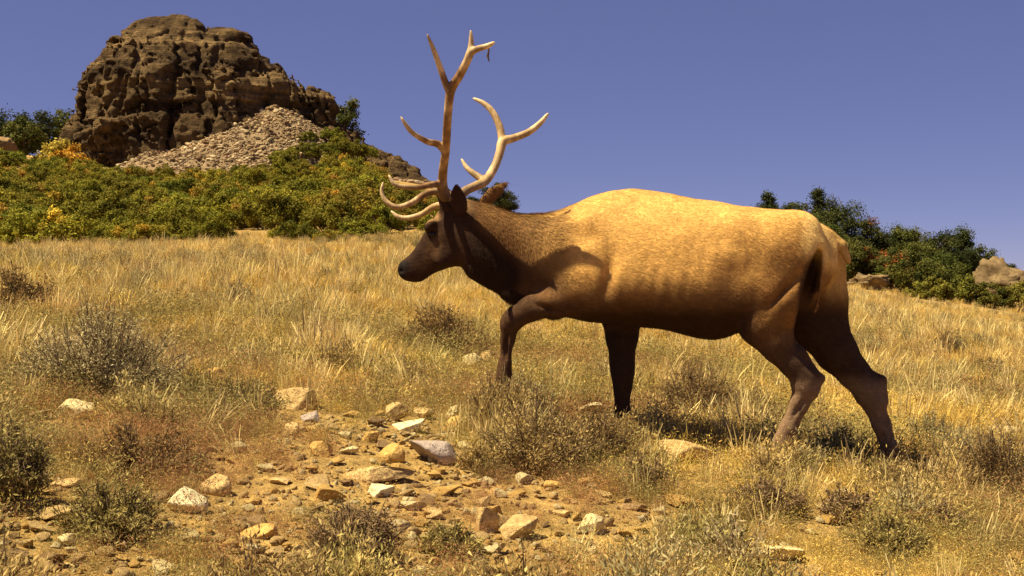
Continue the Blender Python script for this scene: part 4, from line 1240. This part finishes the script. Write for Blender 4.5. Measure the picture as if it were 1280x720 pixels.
    Fd.ell(el(1000, 480, .155), (.045, .045, .055), .02, .4); Fd.ell(el(1080, 494, -.15), (.045, .045, .055), .02, .4)
    Fd.ell(el(1012, 455, .205), (.014, .03, .07), .02, -.75, cut=True); Fd.ell(el(1088, 462, -.10), (.014, .03, .07), .02, -.75, cut=True)
    Fd.ell(el(996, 515, .205), (.010, .03, .09), .015, .55, cut=True); Fd.ell(el(1108, 530, -.10), (.010, .03, .09), .015, -.3, cut=True)
    Fd.ell(el(680, 384, .235), (.10, .03, .012), .02, .3, cut=True); Fd.ell(el(632, 432, .19), (.010, .03, .09), .015, .1, cut=True)
    # muscles and hollows
    Fd.ell(el(726, 326, .155), (.145, .08, .21), .07, -.35)            # shoulder
    Fd.ell(el(733, 366, .185), (.095, .060, .12), .045, -.5)               # upper arm
    Fd.ell(el(750, 300, .165), (.05, .05, .15), .06, -.4)               # blade
    Fd.ell(el(965, 330, .185), (.19, .075, .24), .05, .35)             # near thigh
    Fd.ell(el(994, 352, .185), (.085, .065, .22), .03, .2)            # hamstring
    Fd.ell(el(925, 284, .19), (.07, .04, .06), .09, .3)                 # hip point
    Fd.ell(el(990, 290, .13), (.14, .08, .09), .05, -.3)
    Fd.ell(el(982, 362, .285), (.018, .045, .15), .05, .75, cut=True)       # groove in the thigh
    Fd.ell(el(760, 340, .30), (.025, .05, .17), .05, .1, cut=True)       # behind the shoulder
    Fd.ell(el(1034, 380, .03), (.07, .05, .20), .05, .1, cut=True)
    Fd.ell(el(1010, 372, .20), (.042, .15, .26), .035, .22, cut=True)
    Fd.ell(el(722, 288, .275), (.10, .06, .05), .06, .5, cut=True)       # cleft between the hams
    Fd.ell(el(918, 352, .36), (.06, .06, .13), .08, -.3, cut=True)       # flank hollow
    Fd.ell(el(688, 352, .0), (.10, .13, .09), .06, -.4)                 # breast
    Fd.ell(el(945, 322, .345), (.028, .055, .11), .06, .3, cut=True)      # hollows in front of the haunch
    Fd.ell(el(905, 300, .36), (.05, .05, .05), .07, .2, cut=True)
    # tail
    Fd.bone(el(1036, 294, 0), el(1052, 306, 0), .034, .030, .03)
    Fd.bone(el(1052, 306, 0), el(1061, 326, .0), .030, .017, .010)
    # long hair under neck and breast
    for p, q, r in (((592, 340), (640, 366), .035), ((640, 366), (690, 388), .045)):
        Fd.bone(el(*p), el(*q), r, r, .05, 1.4)
    # fine lumps
    X, Yy, Z = np.meshgrid(Fd.ax[0], Fd.ax[1], Fd.ax[2], indexing='ij', sparse=True)
    band = np.abs(Fd.D) < .03
    ii = np.argwhere(band)
    P = np.stack([Fd.ax[0][ii[:, 0]], Fd.ax[1][ii[:, 1]], Fd.ax[2][ii[:, 2]]], 1)
    bx, by = to_px(P); calm = smooth(612, 650, bx)
    Fd.D[band] += (.0045 * calm * fbm3(P[:, 0] * 7, P[:, 1] * 7, P[:, 2] * 5, 3)).astype(np.float32)
    rib = smooth(775, 800, bx) * smooth(905, 875, bx) * smooth(285, 310, by) * smooth(400, 370, by)
    Fd.D[band] += (.0009 * rib * np.sin((P[:, 0] + .22 * P[:, 2]) * 2 * np.pi / .075) + .006 * calm * fbm3(P[:, 0] * 2.6, P[:, 1] * 2.6, P[:, 2] * 2.6, 2)).astype(np.float32)
    V, q = surface_nets(Fd.D, (Fd.ax[0][0], Fd.ax[1][0], Fd.ax[2][0]), h)
    V = relax(V, q, 3, .5)
    return V, q, hp, u, nrm

def lerp(a, b, t): return a + (b - a) * np.asarray(t)[:, None]
def elk_tone(V, N):
    px, py = to_px(V)
    n1 = fbm3(V[:, 0] * 5, V[:, 1] * 5, V[:, 2] * 5, 4); n2 = vn3(V[:, 0] * 38, V[:, 1] * 38, V[:, 2] * 38)
    px = px + n1 * 5; py = py + n1 * 5
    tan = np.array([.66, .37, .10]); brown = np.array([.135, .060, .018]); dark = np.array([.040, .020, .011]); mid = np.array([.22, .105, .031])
    c = np.tile(tan, (len(V), 1))
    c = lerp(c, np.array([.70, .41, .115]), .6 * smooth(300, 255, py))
    # lower side and belly: darker coat, with the underside's shade painted in
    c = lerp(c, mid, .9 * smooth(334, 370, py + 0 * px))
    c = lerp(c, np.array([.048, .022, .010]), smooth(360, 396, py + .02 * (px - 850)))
    # haunch
    hq = smooth(925, 965, px) * smooth(285, 325, py + .25 * (px - 960))
    c = lerp(c, np.array([.25, .12, .034]), .88 * hq)
    # neck
    nk = smooth(698, 632, px - .22 * (py - 280))
    c = lerp(c, brown, nk)
    c = lerp(c, np.array([.27, .135, .042]), .7 * smooth(725, 655, px) * smooth(300, 262, py) * smooth(575, 620, px))
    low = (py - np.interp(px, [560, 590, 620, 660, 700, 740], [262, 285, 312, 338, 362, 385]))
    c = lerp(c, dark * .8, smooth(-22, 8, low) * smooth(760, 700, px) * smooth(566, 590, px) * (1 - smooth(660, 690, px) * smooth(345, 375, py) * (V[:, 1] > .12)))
    # head
    hd = smooth(596, 578, px + .2 * (py - 300))
    c = lerp(c, np.array([.046, .022, .011]), hd)
    c = lerp(c, np.array([.34, .19, .075]), .9 * smooth(.2, .6, N[:, 2]) * smooth(600, 575, px) * smooth(290, 266, py))  # brow painted lighter where it faces up, as if sunlit
    c = lerp(c, np.array([.16, .085, .038]), .7 * smooth(14, 4, np.hypot((px - 535) * .8 + (py - 312) * .55, ((py - 312) * .8 - (px - 535) * .55) * .35 + 0)) * (px < 570))
    c = lerp(c, np.array([.018, .012, .010]), smooth(513, 504, px + .3 * (py - 335)) * smooth(322, 328, py))
    # legs
    fl = (px < 810) & (py > 372)
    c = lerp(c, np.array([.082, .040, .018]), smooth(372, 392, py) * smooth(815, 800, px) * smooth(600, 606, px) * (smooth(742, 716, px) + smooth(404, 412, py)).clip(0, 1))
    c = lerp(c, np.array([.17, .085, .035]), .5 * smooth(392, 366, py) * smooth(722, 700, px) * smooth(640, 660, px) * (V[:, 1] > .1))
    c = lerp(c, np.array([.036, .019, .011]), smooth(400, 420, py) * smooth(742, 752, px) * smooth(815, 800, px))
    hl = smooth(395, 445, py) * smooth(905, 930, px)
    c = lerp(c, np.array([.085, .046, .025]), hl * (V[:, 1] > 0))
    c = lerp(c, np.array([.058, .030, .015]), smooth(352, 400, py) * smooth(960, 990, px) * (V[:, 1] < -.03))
    c = lerp(c, np.array([.25, .155, .085]), .8 * smooth(462, 486, py) * smooth(925, 950, px))  # sunlit look of the hind cannons painted as a lighter tone
    # pale rump and tail
    rp = smooth(996, 1014, px + .12 * (py - 300)) * smooth(348, 318, py - .55 * (px - 1030))
    c = lerp(c, np.array([.82, .54, .18]), rp)
    rr = smooth(385, 345, py) * smooth(1024, 1034, px) * (V[:, 1] < .06)
    c = lerp(c, np.array([.66, .41, .13]), rr)
    # dark border between haunch and rump patch, plus the cleft's shade painted in
    ck = np.hypot((px - 1012 + .24 * (py - 350)) / 13, (py - 362) / 50)
    c = lerp(c, np.array([.045, .022, .011]), .92 * smooth(1.15, .6, ck) * (V[:, 1] > -.02))
    c = c * (1 + .13 * n1 + .12 * n2)[:, None]
    return np.clip(c, .006, .9)

EV, EQ, HP, HU, HN = build_elk_body()
EN = vert_normals(EV, EQ)
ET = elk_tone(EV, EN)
k = NT('elk hide'); p = k.obj(); nf = k.noise(60, 4, .6, k.mapping(p, (.35, 1, 1))); nf2 = k.noise(12, 4, .6, p)
cc = k.mix(k.tone(), k.ramp(nf.outputs[0], [(.3, (.62, .6, .58)), (.7, (1.3, 1.3, 1.3))]).outputs[0], .8, 'MULTIPLY')
cc = k.mix(cc, k.ramp(nf2.outputs[0], [(.3, (.82, .8, .78)), (.7, (1.15, 1.15, 1.15))]).outputs[0], .8, 'MULTIPLY')
k.principled(cc, .85, .12, nf.outputs[0], .5, .006); HIDE = k.m
elk = empty('elk', (CX, CY, ZB), math.pi - YAW)
tag(elk, 'bull elk with tan body, dark neck and tall antlers walking uphill through dry grass', 'elk')
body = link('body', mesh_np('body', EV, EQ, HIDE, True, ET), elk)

# fur: one short hair per sample, lying back along the coat
def build_fur(n=170000):
    r = np.random.default_rng(3)
    A0, B0, C0 = EV[EQ[:, 0]], EV[EQ[:, 1]], EV[EQ[:, 2]]
    area = np.linalg.norm(np.cross(C0 - A0, EV[EQ[:, 3]] - B0), axis=1)
    camL = np.array([0.0, 1.0, 0.0])
    f = r.choice(len(EQ), n, p=area / area.sum())
    u1, v1 = r.random((2, n))
    w = np.stack([(1 - u1) * (1 - v1), u1 * (1 - v1), u1 * v1, (1 - u1) * v1], 1)
    P = (EV[EQ[f]] * w[..., None]).sum(1); N = (EN[EQ[f]] * w[..., None]).sum(1); N /= np.linalg.norm(N, axis=1, keepdims=True)
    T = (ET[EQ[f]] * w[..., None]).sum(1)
    px, py = to_px(P)
    flow = np.tile(np.array([-1.0, 0, -.35]), (n, 1))
    legm = smooth(395, 420, py); flow = flow * (1 - legm)[:, None] + np.array([-.15, 0, -1.0]) * legm[:, None]
    neck = smooth(720, 660, px); flow = flow * (1 - neck)[:, None] + np.array([-.55, 0, -.75]) * neck[:, None] * (1 - legm)[:, None] + legm[:, None] * neck[:, None] * np.array([0, 0, -1.])
    hd = smooth(590, 572, px); flow = flow * (1 - hd)[:, None] - HU[None] * hd[:, None]
    rump = smooth(1025, 1045, px); flow = flow * (1 - rump)[:, None] + np.array([-.2, 0, -1.]) * rump[:, None]
    flow = flow + .22 * np.stack([vn3(P[:, 0] * 9 + q * 5, P[:, 1] * 9, P[:, 2] * 9) for q in range(3)], 1) + r.normal(size=(n, 3)) * .12
    flow -= N * (flow * N).sum(1, keepdims=True); flow /= np.maximum(np.linalg.norm(flow, axis=1, keepdims=True), 1e-6)
    mane = smooth(730, 680, px) * smooth(585, 605, px) * (1 - (P[:, 1] > .10) * smooth(345, 365, py))
    L = .012 + .020 * mane + .012 * smooth(390, 410, py) * (px > 800) * (px < 930) + .006 * smooth(1000, 1030, px)
    L = L * (1 - .45 * hd) * (1 - .55 * smooth(425, 450, py)) * r.uniform(.6, 1.35, n)
    D = flow * 1.0 + N * (.22 + .10 * mane)[:, None]; D /= np.linalg.norm(D, axis=1, keepdims=True)
    sd = np.cross(D, N); sd /= np.maximum(np.linalg.norm(sd, axis=1, keepdims=True), 1e-6)
    wd = (.0016 + .0006 * mane)[:, None]
    V = np.stack([P - sd * wd, P + sd * wd, P + D * L[:, None]], 1).reshape(-1, 3)
    tri = np.arange(3 * n).reshape(n, 3)
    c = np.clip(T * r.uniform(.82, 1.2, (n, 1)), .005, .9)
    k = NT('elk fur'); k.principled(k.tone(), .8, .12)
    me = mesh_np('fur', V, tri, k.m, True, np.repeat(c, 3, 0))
    nn = N + r.normal(size=N.shape) * .06; nn /= np.linalg.norm(nn, axis=1, keepdims=True)
    me.normals_split_custom_set_from_vertices(np.repeat(nn, 3, 0).astype(np.float32))
    o = link('fur', me, elk); tag(o, kind='stuff')
build_fur()

# eyes, hooves
k = NT('eye'); k.principled((.012, .007, .005), .3, .3); EYE = k.m
k = NT('hoof'); p = k.obj(); nn = k.noise(30, 4, .6, p); k.principled(k.ramp(nn.outputs[0], [(.3, (.018, .013, .009)), (.7, (.05, .038, .026))]).outputs[0], .9, .1, nn.outputs[0], .3, .003); HOOF = k.m
for sg in (1, -1):
    V = ICO2[0] * np.array([.021, .015, .017]) + HP(38, -3, sg * .080)
    link('eye', mesh_np('eye', V, ICO2[1], EYE), elk)
def hoof(top, toe, wid):
    """two pointed toes side by side"""
    top = np.asarray(top, float); toe = np.asarray(toe, float)
    A = Acc()
    d = toe - top; L = np.linalg.norm(d); d /= L
    for sg in (1, -1):
        rows = []
        for t, rx, ry in ((-.15, .026, .018), (.25, .034, .022), (.7, .040, .024), (1.0, .038, .023), (1.02, .004, .003)):
            c = top + d * L * t + np.array([.016 * max(t, 0), sg * .021, 0])
            th = np.linspace(0, 2 * np.pi, 12, endpoint=False)
            rows.append(c + np.stack([np.cos(th) * rx * (1 + .25 * np.cos(th)), np.sin(th) * ry, np.cos(th) * -.006 * t], 1))
        V = np.vstack(rows); n = 12; i = np.arange(5 * n).reshape(5, n)
        q = np.stack([i[:-1], np.roll(i[:-1], -1, 1), np.roll(i[1:], -1, 1), i[1:]], -1).reshape(-1, 4)
        A.add(V, q, (1, 1, 1))
    link('hoof', A.mesh('hoof', HOOF), elk)
hoof(el(627, 488, .15), el(622, 504, .15), 1)
hoof(el(769, 549, -.14), el(764, 562, -.14), 1)
hoof(el(967, 575, .15), el(959, 590, .15), 1)
hoof(el(1107, 592, -.15), el(1101, 606, -.15), 1)

# antlers
def antler(tubes, name, far_lit):
    pts = []
    tubes = [[(p[0], p[1], (p[2] - (.075 if not far_lit else -.07)) * (2.0 if not far_lit else 1.3) + (.075 if not far_lit else -.07), p[3]) for p in T] for T in tubes]
    for T in tubes: pts += [el(p[0], p[1], p[2]) for p in T]
    pts = np.array(pts)
    Fd = Field(pts.min(0) - .05, pts.max(0) + .05, .0058)
    for T in tubes:
        P = np.array([list(el(p[0], p[1], p[2])) + [p[3] * .5 * mpp(p[0], p[2])] for p in T])
        P = crom(P, 7)
        for a, b in zip(P[:-1], P[1:]): Fd.bone(a[:3], b[:3], max(a[3], .0035), max(b[3], .0035), .007)
    V, q = surface_nets(Fd.D, (Fd.ax[0][0], Fd.ax[1][0], Fd.ax[2][0]), .0058)
    V = relax(V, q, 2, .4)
    tips = np.array([el(*T[-1][:3]) for T in tubes])
    d = np.min(np.linalg.norm(V[:, None] - tips[None], axis=2), axis=1)
    t = smooth(.26, .0, d)
    n = fbm3(V[:, 0] * 22, V[:, 1] * 22, V[:, 2] * 10, 4)
    base = np.array([.25, .13, .045]) if not far_lit else np.array([.46, .30, .125])  # far antler's base colour painted paler to look sunlit
    c = lerp(np.tile(base, (len(V), 1)), np.array([.62, .46, .24]), np.clip(t * .9 + .42 * n, 0, 1))
    c = c * (1 + .32 * n)[:, None]
    # dark, pearled burr
    b0 = el(*tubes[0][0][:3]); db = np.linalg.norm(V - b0, axis=1)
    c = lerp(c, np.array([.12, .07, .035]), .7 * smooth(.16, .03, db))
    link('antler', mesh_np('antler', V, q, ANT, True, np.clip(c, .01, .9)), elk)
k = NT('antler'); p = k.obj(); nn = k.noise(45, 5, .65, k.mapping(p, (1, 1, .35)), 1.0)
cc = k.mix(k.tone(), k.ramp(nn.outputs[0], [(.3, (.6, .56, .5)), (.65, (1.2, 1.2, 1.2))]).outputs[0], .7, 'MULTIPLY')
k.principled(cc, .55, .3, nn.outputs[0], .6, .006); ANT = k.m
antler([
    [(556, 246, .075, 15), (553, 232, .09, 12), (554, 212, .12, 10.5), (557, 190, .16, 10), (558.5, 165, .20, 10), (560.5, 135, .235, 10), (564, 112, .25, 10.5), (574, 95, .265, 10), (584, 76, .28, 9), (588, 66, .285, 8.5), (597, 61, .29, 7), (608, 58, .295, 6), (618, 53, .30, 3)],
    [(563, 116, .25, 9), (557, 104, .255, 8), (550, 84, .27, 7), (542, 62, .29, 5.5), (534, 43, .31, 2.5)],
    [(587, 70, .285, 8), (589, 56, .285, 6.5), (588.5, 38, .29, 2.5)],
    [(556, 188, .16, 9), (547, 180, .18, 8), (534, 177, .22, 7), (517, 167, .27, 5.5), (508, 157, .29, 4.5), (501, 146, .30, 2)],
    [(553, 234, .09, 8.5), (544, 230, .12, 7.5), (526, 234, .17, 6.5), (506, 234, .20, 6), (493, 230, .21, 5), (486, 219, .215, 2.5)],
    [(553, 240, .085, 8.5), (541, 240, .10, 7.5), (529, 244, .125, 7.5), (514, 254, .15, 7), (497, 259, .16, 6.5), (484, 253, .165, 5.5), (477, 240, .165, 4), (479, 228, .165, 2)],
], 'antler', False)
antler([
    [(575, 245, -.07, 13), (583, 238, -.10, 10.5), (596, 232, -.15, 10.5), (607, 226, -.20, 10.5), (618, 209, -.26, 10), (625, 190, -.30, 10), (628.5, 177, -.32, 11), (641, 173, -.35, 9), (660, 165.5, -.38, 8), (675, 154, -.40, 6.5), (685, 142, -.41, 3)],
    [(628, 180, -.32, 9), (625, 160, -.33, 8.5), (617, 142, -.34, 7.5), (606, 130, -.345, 6), (592, 123, -.35, 3)],
    [(606, 226, -.20, 9), (595, 219, -.21, 7.5), (584, 210, -.215, 5.5), (577, 199, -.22, 2.5)],
    [(578, 246, -.075, 8), (560, 254, -.10, 7.5), (543, 258, -.13, 7.5), (527, 268, -.16, 7), (510, 272.5, -.17, 6), (498, 271, -.17, 5), (489, 264, -.17, 2.5)],
], 'antler', True)
# scrap of dried velvet hanging from the right tip of the tall antler
V, q = tube([el(610, 58, .296), el(611, 64, .298), el(609.5, 70, .297), el(611.5, 77, .299)], [.006, .005, .007, .003], 6)
k = NT('velvet scrap'); k.principled((.10, .06, .035), .95, .05)
link('velvet_scrap', mesh_np('velvet_scrap', V, q, k.m), elk)
